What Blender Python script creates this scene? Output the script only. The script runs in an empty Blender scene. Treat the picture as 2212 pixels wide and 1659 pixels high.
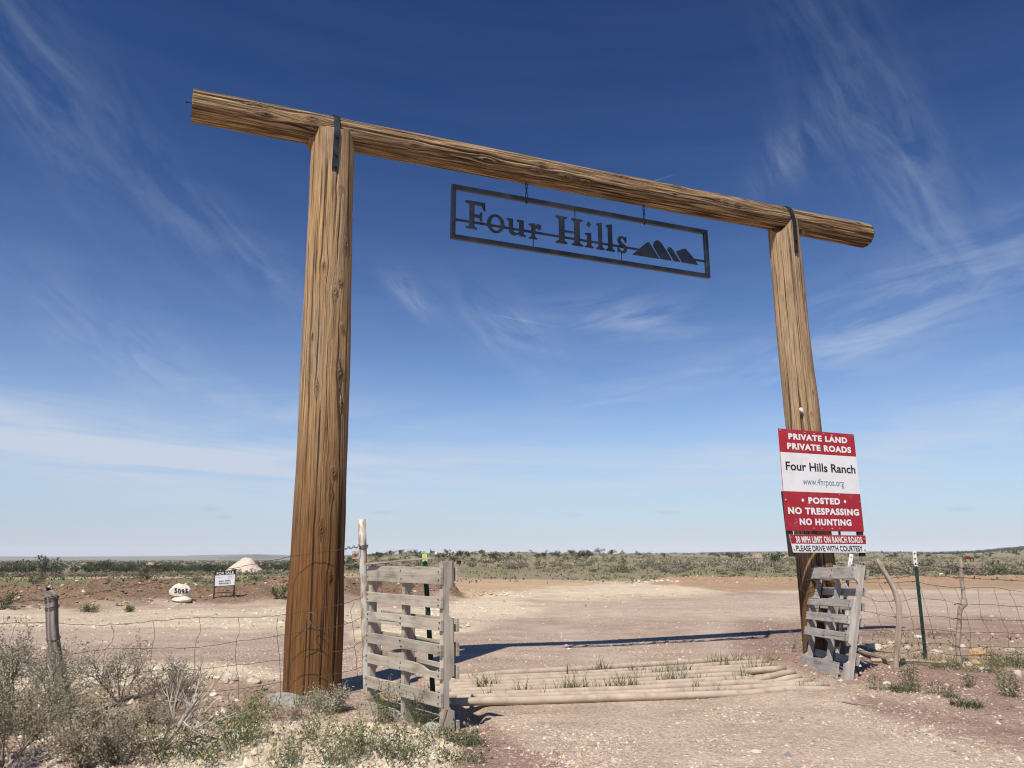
import bpy, bmesh, math, random
import numpy as np
from mathutils import Vector, Matrix
from mathutils.bvhtree import BVHTree

random.seed(7)
RNG = np.random.default_rng(11)
SC = bpy.context.scene
COL = SC.collection

# ------------------------------------------------------------------ camera
W0, H0, FPX, CAMH = 2212.0, 1659.0, 1600.0, 1.1
PITCH = math.atan(370.5 / FPX)
CP, SP = math.cos(PITCH), math.sin(PITCH)
cam_d = bpy.data.cameras.new("camera")
cam = bpy.data.objects.new("camera", cam_d)
COL.objects.link(cam)
cam.location = (0, 0, CAMH)
cam.rotation_euler = (math.pi / 2 + PITCH, 0, 0)
cam_d.sensor_width = 36
cam_d.lens = 36 * FPX / W0
cam_d.clip_start = 0.05
cam_d.clip_end = 80000
SC.camera = cam

# ------------------------------------------------------------------ light
SUN_DIR = Vector((1.5, 3.3, -5.0)).normalized()          # the way the light travels
SUN_EL = math.asin(-SUN_DIR.z)
SUN_AZ = math.atan2(-SUN_DIR.x, -SUN_DIR.y)               # from +Y towards +X
sl = bpy.data.lights.new("sun", 'SUN')
sl.energy = 5.0
sl.angle = math.radians(0.53)
sl.color = (1.0, 0.93, 0.83)
sun = bpy.data.objects.new("sun", sl)
COL.objects.link(sun)
sun.location = (-10, -20, 40)
sun.rotation_euler = SUN_DIR.to_track_quat('-Z', 'Y').to_euler()

SC.view_settings.view_transform = 'Standard'
SC.view_settings.look = 'None'
SC.view_settings.gamma = 1
SC.view_settings.use_curve_mapping = False
SC.view_settings.exposure = 0.12
SC.render.engine = 'CYCLES'
SC.cycles.volume_bounces = 1
SC.cycles.max_bounces = 6
SC.cycles.filter_width = 1.15
SC.cycles.use_denoising = True
SC.cycles.transparent_max_bounces = 12

class NT:
    """small helper round a node tree"""
    def __init__(self, tree):
        self.t = tree
    def n(self, typ, ins=None, **props):
        nd = self.t.nodes.new(typ)
        for k, v in props.items():
            setattr(nd, k, v)
        for k, v in (ins or {}).items():
            s = nd.inputs[k]
            if isinstance(v, bpy.types.NodeSocket):
                self.t.links.new(v, s)
            else:
                s.default_value = v
        return nd
    def m(self, op, a, b=0.0, c=0.0, clamp=False):
        nd = self.n('ShaderNodeMath', {0: a, 1: b, 2: c}, operation=op)
        nd.use_clamp = clamp
        return nd.outputs[0]
    def mix(self, fac, a, b, blend='MIX'):
        nd = self.n('ShaderNodeMix', data_type='RGBA', blend_type=blend)
        for i, v in ((0, fac), (6, a), (7, b)):
            if isinstance(v, bpy.types.NodeSocket):
                self.t.links.new(v, nd.inputs[i])
            else:
                nd.inputs[i].default_value = v if i == 0 else (tuple(v) + (1.0,))[:4]
        return nd.outputs[2]
    def ramp(self, fac, stops, interp='LINEAR'):
        nd = self.n('ShaderNodeValToRGB', {0: fac})
        cr = nd.color_ramp
        cr.interpolation = interp
        while len(cr.elements) < len(stops):
            cr.elements.new(0.5)
        for e, (p, c) in zip(cr.elements, stops):
            e.position = p
            e.color = (c, c, c, 1) if isinstance(c, (int, float)) else (tuple(c) + (1.0,))[:4]
        return nd.outputs[0]
    def noise(self, vec, scale, detail=3.0, rough=0.55, dist=0.0):
        nd = self.n('ShaderNodeTexNoise', {'Vector': vec, 'Scale': scale, 'Detail': detail, 'Roughness': rough, 'Distortion': dist})
        return nd.outputs[0]
    def scale(self, vec, s):
        return self.n('ShaderNodeVectorMath', {0: vec, 1: s}, operation='MULTIPLY').outputs[0]
    def link(self, a, b):
        self.t.links.new(a, b)

def sky_dir(px, py):
    x = (px - W0 / 2) / FPX
    y = -(py - H0 / 2) / FPX
    d = Vector((x, CP - y * SP, SP + y * CP)).normalized()
    return math.degrees(math.atan2(d.x, d.y)), math.degrees(math.asin(d.z))

world = bpy.data.worlds.new("World")
SC.world = world
world.use_nodes = True
wt = NT(world.node_tree)
wt.t.nodes.clear()
sky = wt.n('ShaderNodeTexSky')
sky.sky_type = 'NISHITA'
sky.sun_disc = False
sky.sun_elevation = SUN_EL
sky.sun_rotation = SUN_AZ
sky.altitude = 1900
sky.air_density = 1.0
sky.dust_density = 0.5
sky.ozone_density = 2.2
tc = wt.n('ShaderNodeTexCoord')
dirv = tc.outputs['Generated']
sx = wt.n('ShaderNodeSeparateXYZ', {0: dirv})
X, Y, Z = sx.outputs
AZ = wt.m('MULTIPLY', wt.m('ARCTAN2', X, Y), 57.29578)
EL = wt.m('MULTIPLY', wt.m('ARCSINE', Z), 57.29578)
# cirrus lives on a high flat layer
zden = wt.m('ADD', wt.m('MAXIMUM', Z, 0.0), 0.10)
pl = wt.n('ShaderNodeCombineXYZ', {0: wt.m('DIVIDE', X, zden), 1: wt.m('DIVIDE', Y, zden), 2: 0.0}).outputs[0]
def fibres(deg, ln, wd, off, lo, hi, rough=.62, dist=.5):
    """streaky ice cloud: fibres of length ln and width wd (degrees of sky), tilted by deg"""
    c_, s_ = math.cos(math.radians(deg)), math.sin(math.radians(deg))
    u = wt.m('DIVIDE', wt.m('ADD', wt.m('MULTIPLY', AZ, c_), wt.m('MULTIPLY', EL, s_)), ln)
    v = wt.m('DIVIDE', wt.m('SUBTRACT', wt.m('MULTIPLY', EL, c_), wt.m('MULTIPLY', AZ, s_)), wd)
    vec = wt.n('ShaderNodeCombineXYZ', {0: u, 1: v, 2: off}).outputs[0]
    return wt.ramp(wt.noise(vec, 1.0, 8, rough, dist), [(lo, 0), (hi, 1)])
fine = fibres(8, 9.0, 1.7, 3.1, .40, .80)
wisp = fibres(-38, 8.0, 2.2, 7.7, .40, .84, .66, .55)
wisp2 = fibres(-66, 7.0, 1.9, 1.9, .38, .84, .66, .55)
sheet = fibres(-3, 24.0, 1.7, 5.2, .34, .66, .60, .4)

def patch(px, py, la, lb, deg):
    """soft elongated patch of cloud: centre in degrees, half lengths in degrees, tilt"""
    a0, e0 = sky_dir(px, py)
    c_, s_ = math.cos(math.radians(deg)), math.sin(math.radians(deg))
    u = wt.m('SUBTRACT', AZ, a0)
    v = wt.m('SUBTRACT', EL, e0)
    p = wt.m('DIVIDE', wt.m('ADD', wt.m('MULTIPLY', u, c_), wt.m('MULTIPLY', v, s_)), la)
    q = wt.m('DIVIDE', wt.m('SUBTRACT', wt.m('MULTIPLY', v, c_), wt.m('MULTIPLY', u, s_)), lb)
    r2 = wt.m('ADD', wt.m('MULTIPLY', p, p), wt.m('MULTIPLY', q, q))
    return wt.m('EXPONENT', wt.m('MULTIPLY', r2, -1.0))

terms = []
def cloud(noise, amp, *a):
    terms.append(wt.m('MULTIPLY', wt.m('MULTIPLY', patch(*a), noise), amp))
cloud(wisp, 0.16, 330, 400, 15, 2.6, -40)          # long streak upper left
cloud(wisp, 0.17, 30, 120, 9, 2.6, -55)
cloud(wisp, 0.22, 560, 560, 6, 1.6, -30)
cloud(wisp2, 0.17, 1900, 300, 13, 4.0, -68)        # curling wisps upper right
cloud(wisp2, 0.26, 1700, 340, 3.5, 1.8, 40)
cloud(wisp2, 0.18, 1990, 420, 6, 2.0, -75)
cloud(wisp, 0.5, 885, 640, 2.4, 1.0, -42)
cloud(wisp, 0.42, 1100, 720, 5, 2.2, -35)
cloud(fine, 0.50, 1360, 690, 6.0, 1.7, -4)
cloud(fine, 0.46, 2000, 640, 14, 3.0, 14)
cloud(fine, 0.42, 1800, 765, 5, 1.8, 12)
cloud(wisp, 0.34, 300, 770, 9, 2.6, -25)
cloud(fine, 0.46, 1330, 860, 7, 1.2, 12)
cloud(fine, 0.5, 2080, 900, 9, 2.2, 14)
cloud(fine, 0.42, 1560, 960, 10, 1.3, 12)
cloud(sheet, 0.95, 160, 960, 22, 2.6, -4)
cloud(sheet, 0.55, 560, 1020, 16, 1.8, -4)          # pale sheet left
cloud(fine, 0.40, 700, 900, 12, 2.2, -6)
cloud(sheet, 0.55, 1250, 1010, 30, 2.2, 0)
cloud(sheet, 0.5, 2000, 985, 20, 2.4, 6)
dens = terms[0]
for t_ in terms[1:]:
    dens = wt.m('ADD', dens, t_)
# even veil growing towards the horizon, the same all round
veil = wt.m('MULTIPLY', wt.m('EXPONENT', wt.m('MULTIPLY', wt.m('POWER', wt.m('DIVIDE', wt.m('MAXIMUM', EL, 0.0), 10.5), 1.5), -1.0)), 0.96)
base_n = wt.m('MULTIPLY', sheet, wt.m('MULTIPLY', wt.m('EXPONENT', wt.m('MULTIPLY', wt.m('MAXIMUM', EL, 0.0), -0.06)), 0.10))
dens = wt.m('ADD', dens, base_n)
sr = wt.n('ShaderNodeSeparateColor', {0: sky.outputs[0]})
skyc = wt.n('ShaderNodeCombineColor', {0: wt.m('MULTIPLY', wt.m('POWER', sr.outputs[0], 1.9), .33), 1: wt.m('MULTIPLY', wt.m('POWER', sr.outputs[1], 1.75), .485), 2: wt.m('MULTIPLY', wt.m('POWER', sr.outputs[2], 1.6), .61)}).outputs[0]
skyc = wt.mix(veil, skyc, (6.2, 7.1, 8.8))
CLOUD = (7.6, 8.6, 10.2)
skyc = wt.mix(wt.m('MINIMUM', dens, 0.92), skyc, CLOUD)
# small dark fair-weather puffs low over the horizon
for (px, py, a, b) in ((830, 1107, .75, .13), (1440, 1107, .8, .12), (2075, 1100, .7, .14), (1240, 1112, .5, .1), (455, 1099, .5, .16), (485, 1117, .5, .1)):
    skyc = wt.mix(wt.m('MULTIPLY', patch(px, py, a, b, 0), 0.22), skyc, (3.6, 4.3, 5.8))
bg = wt.n('ShaderNodeBackground', {'Color': skyc, 'Strength': 0.070})
wo = wt.n('ShaderNodeOutputWorld')
wt.link(bg.outputs[0], wo.inputs['Surface'])

# ------------------------------------------------------------------ small helpers
_T = np.random.default_rng(5).random((8, 256, 256))
def vn(x, y, seed=0, per=None):
    """value noise 0..1 ; per = period of x in cells"""
    T = _T[seed % 8]
    x = np.asarray(x, float) + (0 if per else seed * 17.3)
    y = np.asarray(y, float) + seed * 9.7
    xi = np.floor(x).astype(int); yi = np.floor(y).astype(int)
    fx = x - xi; fy = y - yi
    fx = fx * fx * (3 - 2 * fx); fy = fy * fy * (3 - 2 * fy)
    m = per or 256
    a, b = xi % m % 256, (xi + 1) % m % 256
    c, d = yi % 256, (yi + 1) % 256
    return (T[a, c] * (1 - fx) + T[b, c] * fx) * (1 - fy) + (T[a, d] * (1 - fx) + T[b, d] * fx) * fy
def fbm(x, y, seed=0, oct=4, gain=.5):
    s = 0; a = 1; t = 0
    for k in range(oct):
        s = s + a * vn(np.asarray(x) * 2 ** k, np.asarray(y) * 2 ** k, seed + k); t += a; a *= gain
    return s / t
def sstep(a, b, x):
    t = np.clip((np.asarray(x, float) - a) / (b - a), 0, 1)
    return t * t * (3 - 2 * t)

WL = {}
def wl(o):
    return WL.get(o.name, np.zeros(3))
def mesh_of(name, V, F, cols=None, grain=None, smooth=False):
    me = bpy.data.meshes.new(name)
    V = np.asarray(V, np.float32)
    if isinstance(F, np.ndarray):
        nf, k = F.shape
        me.vertices.add(len(V)); me.vertices.foreach_set('co', V.ravel())
        me.loops.add(nf * k); me.loops.foreach_set('vertex_index', F.astype(np.int32).ravel())
        me.polygons.add(nf); me.polygons.foreach_set('loop_start', np.arange(0, nf * k, k, dtype=np.int32))
        me.update(calc_edges=True)
    else:
        me.from_pydata([tuple(v) for v in V.tolist()], [], [tuple(int(i) for i in f) for f in F])
        me.update()
    me.polygons.foreach_set('use_smooth', np.full(len(me.polygons), bool(smooth)))
    if cols is not None:
        c = np.ones((len(V), 4), np.float32); c[:, :3] = cols
        at = me.color_attributes.new('Col', 'FLOAT_COLOR', 'POINT')
        at.data.foreach_set('color', c.ravel())
    if grain is not None:
        at = me.attributes.new('grain', 'FLOAT_VECTOR', 'POINT')
        at.data.foreach_set('vector', np.asarray(grain, np.float32).ravel())
    return me
def tag(o, label=None, category=None, group=None, kind=None):
    for k, v in (('label', label), ('category', category), ('group', group), ('kind', kind)):
        if v:
            o[k] = v
    return o
def add(name, V, F, mat, parent=None, cols=None, grain=None, smooth=False, **tags):
    V = np.asarray(V, float)
    base = wl(parent) if parent else np.zeros(3)
    me = mesh_of(name, V - base, F, cols, grain, smooth)
    me.materials.append(mat)
    o = bpy.data.objects.new(name, me)
    COL.objects.link(o)
    if parent:
        o.parent = parent
    WL[o.name] = base
    return tag(o, **tags)
def empty(name, loc, label=None, cat=None, group=None):
    o = bpy.data.objects.new(name, None)
    COL.objects.link(o)
    o.empty_display_size = 0.2
    o.location = [float(v) for v in loc]
    WL[o.name] = np.array(loc, float)
    return tag(o, label, cat, group)
def join(parts):
    """[(V,F,(C),(G))...] with equal face width -> one"""
    Vs, Fs, Cs, Gs, n = [], [], [], [], 0
    for p in parts:
        V, F = np.asarray(p[0], float), np.asarray(p[1])
        Vs.append(V); Fs.append(F + n); n += len(V)
        if len(p) > 2 and p[2] is not None:
            Cs.append(np.broadcast_to(p[2], (len(V), 3)))
        if len(p) > 3 and p[3] is not None:
            Gs.append(p[3])
    return np.vstack(Vs), np.vstack(Fs), (np.vstack(Cs) if Cs else None), (np.vstack(Gs) if Gs else None)

def ray(px, py):
    x = (px - W0 / 2) / FPX
    y = -(py - H0 / 2) / FPX
    return np.array([x, CP - y * SP, SP + y * CP])
def on_plane_y(px, py, yy):
    d = ray(px, py)
    return np.array([0, 0, CAMH]) + d * (yy / d[1])
def to_px(x, y, z=0.0):
    """parametrises the flat ground for laying out soil types"""
    zz = z - CAMH
    zc = y * CP + zz * SP
    yc = -y * SP + zz * CP
    return W0 / 2 + FPX * x / zc, H0 / 2 - FPX * yc / zc

# ------------------------------------------------------------------ terrain
GA = np.array([-1.72, 6.35]); GB = np.array([3.38, 8.42])
GG = (GB - GA) / np.linalg.norm(GB - GA); GN = np.array([GG[1], -GG[0]])
def gate(s, off, z):
    p = GA + GG * s + GN * off
    return np.array([p[0], p[1], z])
BERM = [(-22, 13.5), (-12.3, 17.2), (-9.8, 17.8), (-8.0, 19.3), (-6.2, 20.6), (-4.0, 21.8), (-2.6, 22.4), (-1.4, 22.6)]
BERM_R = [(5.4, 31.5), (8.5, 30.6), (14, 31), (22, 33), (34, 37), (48, 44)]
def seg_dist(x, y, P):
    best = np.full(np.shape(x), 1e9); tt = np.zeros(np.shape(x))
    n = len(P) - 1
    for i in range(n):
        ax, ay = P[i]; bx, by = P[i + 1]
        L2 = (bx - ax) ** 2 + (by - ay) ** 2
        t = np.clip(((x - ax) * (bx - ax) + (y - ay) * (by - ay)) / L2, 0, 1)
        d = np.hypot(x - ax - t * (bx - ax), y - ay - t * (by - ay))
        m = d < best
        best = np.where(m, d, best); tt = np.where(m, (i + t) / n, tt)
    return best, tt
ZL = ([0, 40, 60, 100, 250, 500, 1000, 2000, 3500, 5500, 9000, 40000], [0, 0, -.3, -1.15, -4.2, -7.2, -10.8, -13.6, -14.2, -45, -80, -80])
ZM = ([0, 40, 60, 100, 180, 260, 330, 500, 1000, 2000, 3000, 5000, 9000, 40000], [0, 0, .1, .42, 1.05, 1.75, 1.95, 1.2, 1.0, 3.0, 6.5, -20, -60, -80])
ZR = ([0, 40, 100, 200, 400, 700, 1000, 2000, 3000, 5000, 9000, 40000], [0, 0, 0, -.2, -.1, .7, 1.5, 5.0, 9.5, -20, -60, -80])
def terrain(x, y):
    x = np.asarray(x, float); y = np.asarray(y, float)
    d = np.hypot(x, y) + 1e-6
    az = np.degrees(np.arctan2(x, y))
    zl = np.interp(d, *ZL); zm = np.interp(d, *ZM); zr = np.interp(d, *ZR)
    w1 = sstep(-18, -8, az); w2 = sstep(6, 16, az)
    z = zl * (1 - w1) + (zm * (1 - w2) + zr * w2) * w1
    z = z + 17 * np.exp(-((d - 1700) / 500) ** 2) * sstep(29.5, 37, az) * sstep(70, 50, az)
    # broad swells of the far plain
    z = z + sstep(80, 400, d) * (fbm(x / 90, y / 90, 3, 3) - .5) * np.minimum(d / 260, 3.0)
    # close relief
    near = sstep(60, 25, d)
    z = z + near * (fbm(x / 1.9, y / 1.9, 1, 3) - .5) * .05
    z = z + .03 * np.exp(-(((x - 3.7) / 1.6) ** 2 + ((y - 7.9) / 1.1) ** 2))
    z = z + .03 * np.exp(-(((x - 5.5) / 2.2) ** 2 + ((y - 7.6) / 1.3) ** 2))
    # rubble rise at the lower left, ditch beside the guard
    z = z + .10 * np.exp(-(((x + 1.5) / .9) ** 2 + ((y - 4.55) / .55) ** 2)) * (.6 + .8 * fbm(x * 5, y * 5, 2, 3))
    z = z + .09 * np.exp(-(((x + 2.5) / .9) ** 2 + ((y - 6.5) / .6) ** 2))
    z = z - .34 * np.exp(-(((x + .42) / .17) ** 4 + ((y - 5.78) / .34) ** 4))
    z = z - .14 * np.exp(-(((x - 2.55) / .3) ** 4 + ((y - 7.35) / .35) ** 4))
    gs = (x - GA[0]) * GG[0] + (y - GA[1]) * GG[1]; go = (x - GA[0]) * GN[0] + (y - GA[1]) * GN[1]
    z = z - .034 * sstep(.9, 1.2, gs) * sstep(5.1, 4.8, gs) * sstep(-.48, -.36, go) * sstep(1.28, 1.20, go)
    # windrows of dug earth
    db, tb = seg_dist(x, y, BERM)
    lump = fbm(x * 1.6, y * 1.6, 4, 4)
    hb = .40 * (.72 + .5 * np.sin(tb * 21 + 1.0) * .35 + .55 * (lump - .4)) * sstep(1.0, .93, tb)
    z = z + 1.4 * hb * np.exp(-(db / 1.25) ** 2)
    dr, tr = seg_dist(x, y, BERM_R)
    z = z + (.24 + .16 * (lump - .4)) * np.exp(-(dr / 1.5) ** 2) * sstep(0, .06, tr)
    dirt = np.exp(-(db / 1.9) ** 2) + np.exp(-(dr / 1.9) ** 2)
    z = z + np.minimum(dirt, 1) * (fbm(x * 5.5, y * 5.5, 6, 3) - .5) * .13
    return z
def tz(x, y):
    return float(terrain(np.array([x]), np.array([y]))[0])
def G(px, py):
    """the point of the terrain seen at a pixel of the photograph"""
    d = ray(px, py)
    t = np.geomspace(2.5, 6000, 2600)
    P = np.array([0, 0, CAMH]) + d[None, :] * (t / np.hypot(d[0], d[1]))[:, None]
    below = P[:, 2] < terrain(P[:, 0], P[:, 1])
    i = int(np.argmax(below)) if below.any() else -1
    p = P[i].copy(); p[2] = tz(p[0], p[1])
    return p

def poly_sd(px, py, poly):
    """signed distance (positive inside)"""
    inside = np.zeros(px.shape, bool); d2 = np.full(px.shape, 1e18)
    n = len(poly)
    for i in range(n):
        ax, ay = poly[i]; bx, by = poly[(i + 1) % n]
        ex, ey = bx - ax, by - ay
        t = np.clip(((px - ax) * ex + (py - ay) * ey) / (ex * ex + ey * ey + 1e-9), 0, 1)
        d2 = np.minimum(d2, (px - ax - t * ex) ** 2 + (py - ay - t * ey) ** 2)
        c = ((ay > py) != (by > py)) & (px < ex * (py - ay) / (ey if abs(ey) > 1e-9 else 1e-9) + ax)
        inside ^= c
    return np.where(inside, 1, -1) * np.sqrt(d2)
PINK = (.385, .288, .222); PALE = (.445, .345, .262); CREAM = (.53, .435, .315); TAN = (.46, .325, .20); CINDER = (.285, .192, .148)
EARTH = (.215, .14, .09); SCRUB = (.245, .205, .125); GREEN = (.165, .17, .085); SOIL = (.33, .238, .172); BERMR = (.37, .25, .155)
DUST = (.40, .305, .225)
# soil map: outline on the flat ground (in photograph coordinates), colour, softness
SOILS = [
    ([(-900, 1258), (300, 1256), (960, 1249), (1330, 1255), (1500, 1258), (3200, 1248), (3200, 1100), (-900, 1100)], SCRUB, 3),
    ([(-900, 1262), (-900, 1246), (300, 1247), (960, 1247), (960, 1264), (600, 1272), (330, 1270)], GREEN, 3),
    ([(-900, 1241), (200, 1240), (960, 1238), (1000, 1241), (960, 1247), (300, 1247), (-900, 1248)], TAN, 2),
    ([(-900, 1270), (250, 1269), (330, 1273), (250, 1283), (-900, 1290)], TAN, 2),
    ([(930, 1249), (1330, 1256), (1340, 1266), (1120, 1285), (990, 1292), (940, 1280)], TAN, 5),
    ([(1010, 1288), (1120, 1276), (1340, 1258), (1470, 1259), (1580, 1279), (1470, 1291), (1300, 1302), (1150, 1326), (1010, 1362), (900, 1392), (760, 1370), (800, 1330), (960, 1305)], (.60, .49, .35), 9),
    ([(-900, 1300), (300, 1318), (640, 1312), (800, 1312), (1000, 1330), (800, 1352), (300, 1362), (-900, 1360)], CREAM, 11),
    ([(1560, 1275), (1720, 1273), (3200, 1268), (3200, 1276), (1720, 1284)], CREAM, 3),
    ([(1500, 1258), (1900, 1256), (3200, 1246), (3200, 1269), (1720, 1275), (1580, 1278), (1440, 1262)], BERMR, 3),
    ([(1120, 1290), (1330, 1300), (1700, 1284), (3200, 1280), (3200, 1330), (1700, 1345), (1250, 1350)], PALE, 18),
    ([(1560, 1360), (1730, 1345), (2300, 1345), (3200, 1345), (3200, 1660), (2300, 1560), (2000, 1520), (1840, 1490), (1740, 1470), (1600, 1420)], CINDER, 22),
    ([(1880, 1375), (3200, 1370), (3200, 1470), (2212, 1470), (1900, 1440)], SOIL, 14),
    ([(-900, 1432), (250, 1436), (480, 1432), (610, 1452), (620, 1480), (480, 1500), (100, 1500), (-900, 1510)], CREAM, 9),
    ([(300, 1500), (560, 1478), (640, 1500), (560, 1580), (330, 1600), (100, 1640), (-900, 1700), (-900, 1510)], SOIL, 16),
    ([(330, 1665), (520, 1600), (700, 1560), (960, 1575), (1010, 1640), (960, 1900), (250, 1900)], CREAM, 20),
    ([(985, 1600), (1060, 1560), (1180, 1600), (1260, 1700), (1240, 1900), (980, 1900)], CINDER, 22),
    ([(975, 1475), (1640, 1418), (1880, 1488), (1830, 1505), (1040, 1556), (985, 1556)], DUST, 5),
    ([(1080, 1560), (1500, 1520), (1900, 1500), (2100, 1560), (3000, 1760), (3000, 3000), (1240, 3000), (1300, 1700)], PALE, 26),
    ([(1840, 1500), (2000, 1522), (2300, 1560), (3200, 1640), (3200, 1720), (2300, 1630), (1980, 1560)], CINDER, 20),
]
TRACKS = [[G0 for G0 in line] for line in ()]
def track_line(pts):
    out = []
    for px, py in pts:
        d = ray(px, py); t = -CAMH / d[2]
        out.append((d[0] * t, d[1] * t))
    return out
TRACKS = [track_line(p) for p in ([(1470, 1720), (1440, 1620), (1380, 1530), (1330, 1450), (1290, 1395), (1180, 1352), (900, 1330), (300, 1352), (-500, 1400)],
                                  [(2150, 1720), (1900, 1610), (1700, 1525), (1590, 1445), (1540, 1390), (1560, 1335), (1800, 1306), (2300, 1296), (3000, 1290)],
                                  [(-600, 1420), (300, 1376), (900, 1352), (1400, 1322), (1900, 1302), (2600, 1294)], [(-600, 1395), (300, 1364), (900, 1343), (1400, 1312), (1900, 1293), (2600, 1287)])]
def track_w(x, y):
    w = np.zeros(np.shape(x))
    for k, L in enumerate(TRACKS):
        dd, _ = seg_dist(x, y, L)
        wid = .34 if k < 2 else .55
        w = np.maximum(w, np.exp(-(dd / wid) ** 2) * (1.0 if k < 2 else .7))
    return w
def soil(x, y):
    """base colour of the ground and amount of loose gravel"""
    yc = np.maximum(y, 2.2)
    px, py = to_px(x, yc)
    d = np.hypot(x, y)
    wob = (fbm(x * 1.3, y * 1.3, 2, 4) - .5)
    c = np.broadcast_to(np.array(PINK), x.shape + (3,)).copy()
    for poly, colr, soft in SOILS:
        sd = poly_sd(px, py, poly) + wob * soft * 3.0
        w = sstep(-soft, soft, sd)[..., None]
        c = c * (1 - w) + np.array(colr) * w
    db, tb = seg_dist(x, y, BERM)
    w = (sstep(2.3, 1.3, db + wob * 1.6) * sstep(1.0, .96, tb))[..., None]
    c = c * (1 - w) + np.array(EARTH) * w
    dr, tr = seg_dist(x, y, BERM_R)
    w = (sstep(2.6, 1.4, dr + wob * 1.6) * sstep(0, .05, tr))[..., None]
    c = c * (1 - w) + np.array(BERMR) * w
    # far plain: pale grass, bare earth and green swards in patches
    far = sstep(30, 60, d)[..., None]
    pn = fbm(x / 14, y / 24, 5, 4)[..., None]
    q = sstep(.52, .68, pn)
    c = c * (1 - far * q * .55) + np.array((.19, .185, .09)) * far * q * .55
    q = sstep(.46, .34, pn)
    c = c * (1 - far * q * .45) + np.array((.37, .28, .18)) * far * q * .45
    # graded tracks over the plain at right
    az = np.degrees(np.arctan2(x, y))
    for d0, wid, a0, a1 in ((330, 12, 12, 60), (150, 3.0, 22, 60), (210, 4, -7, 3)):
        tw = sstep(wid, wid * .4, np.abs(d - d0 - az * 1.2 + 20 * wob)) * sstep(a0, a0 + 3, az) * sstep(a1, a1 - 3, az)
        c = c * (1 - tw[..., None] * .8) + np.array((.45, .34, .23)) * tw[..., None] * .8
    # wheel tracks: paler, compacted bands curving over the road
    tr1 = fbm(px / 500, py / 7, 3, 3)[..., None]
    road = (sstep(1280, 1300, py) * sstep(30, 20, d))[..., None]
    c = c * (1 + road * (tr1 - .5) * .34)
    tw_ = (track_w(x, yc) * (y > 2) * (d < 40))[..., None] * (.75 + .5 * fbm(x * 1.7, y * 1.7, 1, 3)[..., None])
    c = c * (1 - .55 * tw_) + np.array((.47, .375, .295)) * .55 * tw_
    c = c * (.90 + .2 * fbm(x * .6, y * .6, 7, 3)[..., None])
    return c, wob

# ------------------------------------------------------------------ materials
def material(name):
    m = bpy.data.materials.new(name)
    m.use_nodes = True
    t = NT(m.node_tree)
    p = t.t.nodes['Principled BSDF']
    return m, t, p
def attr(t, name, out='Color'):
    return t.n('ShaderNodeAttribute', attribute_name=name).outputs[out]
def bump(t, p, height, strength, dist):
    b = t.n('ShaderNodeBump', {'Height': height, 'Strength': strength, 'Distance': dist})
    t.link(b.outputs[0], p.inputs['Normal'])

def mat_ground():
    m, t, p = material('ground')
    pos = t.n('ShaderNodeTexCoord').outputs['Object']
    c = attr(t, 'Col')
    vor = t.n('ShaderNodeTexVoronoi', {'Vector': pos, 'Scale': 74.0, 'Randomness': 1.0})
    vor2 = t.n('ShaderNodeTexVoronoi', {'Vector': pos, 'Scale': 26.0, 'Randomness': 1.0})
    sep = t.n('ShaderNodeSeparateColor', {0: vor.outputs['Color']})
    sep2 = t.n('ShaderNodeSeparateColor', {0: vor2.outputs['Color']})
    stone = t.ramp(sep.outputs[0], [(0.0, .52), (.25, .84), (.6, 1.0), (.85, 1.2), (1.0, 1.6)])
    c = t.mix(.58, c, stone, 'MULTIPLY')
    big = t.ramp(sep2.outputs[1], [(.80, 0), (.86, 1)], 'LINEAR')
    inner = t.ramp(vor2.outputs['Distance'], [(.28, 1), (.42, 0)])
    c = t.mix(t.m('MULTIPLY', t.m('MULTIPLY', big, inner), .5), c, (.58, .50, .42))
    n1 = t.ramp(t.noise(pos, 2.3, 5, .6), [(.3, .84), (.7, 1.13)])
    c = t.mix(1.0, c, n1, 'MULTIPLY')
    t.link(c, p.inputs['Base Color'])
    p.inputs['Roughness'].default_value = .95
    p.inputs['Specular IOR Level'].default_value = .15
    hgt = t.m('ADD', t.m('MULTIPLY', t.m('SUBTRACT', .5, vor.outputs['Distance']), .6), t.m('MULTIPLY', t.noise(pos, 26, 4, .6), .8))
    hgt = t.m('ADD', hgt, t.m('MULTIPLY', t.m('MULTIPLY', big, t.m('SUBTRACT', .6, vor2.outputs['Distance'])), 1.6))
    bump(t, p, hgt, .9, .010)
    return m
def mat_attr(name, rough=.9, spec=.15, nscale=30, amt=.25, trans=0.0, bump_d=0.0):
    m, t, p = material(name)
    pos = t.n('ShaderNodeTexCoord').outputs['Object']
    c = attr(t, 'Col')
    nz = t.noise(pos, nscale, 4, .6)
    c = t.mix(1.0, c, t.ramp(nz, [(.25, 1 - amt), (.75, 1 + amt)]), 'MULTIPLY')
    t.link(c, p.inputs['Base Color'])
    p.inputs['Roughness'].default_value = rough
    p.inputs['Specular IOR Level'].default_value = spec
    if bump_d:
        bump(t, p, nz, .8, bump_d)
    if trans:
        tr = t.n('ShaderNodeBsdfTranslucent', {'Color': c})
        mx = t.n('ShaderNodeMixShader', {0: trans})
        out = t.t.nodes['Material Output']
        t.link(p.outputs[0], mx.inputs[1]); t.link(tr.outputs[0], mx.inputs[2]); t.link(mx.outputs[0], out.inputs[0])
    return m
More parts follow.
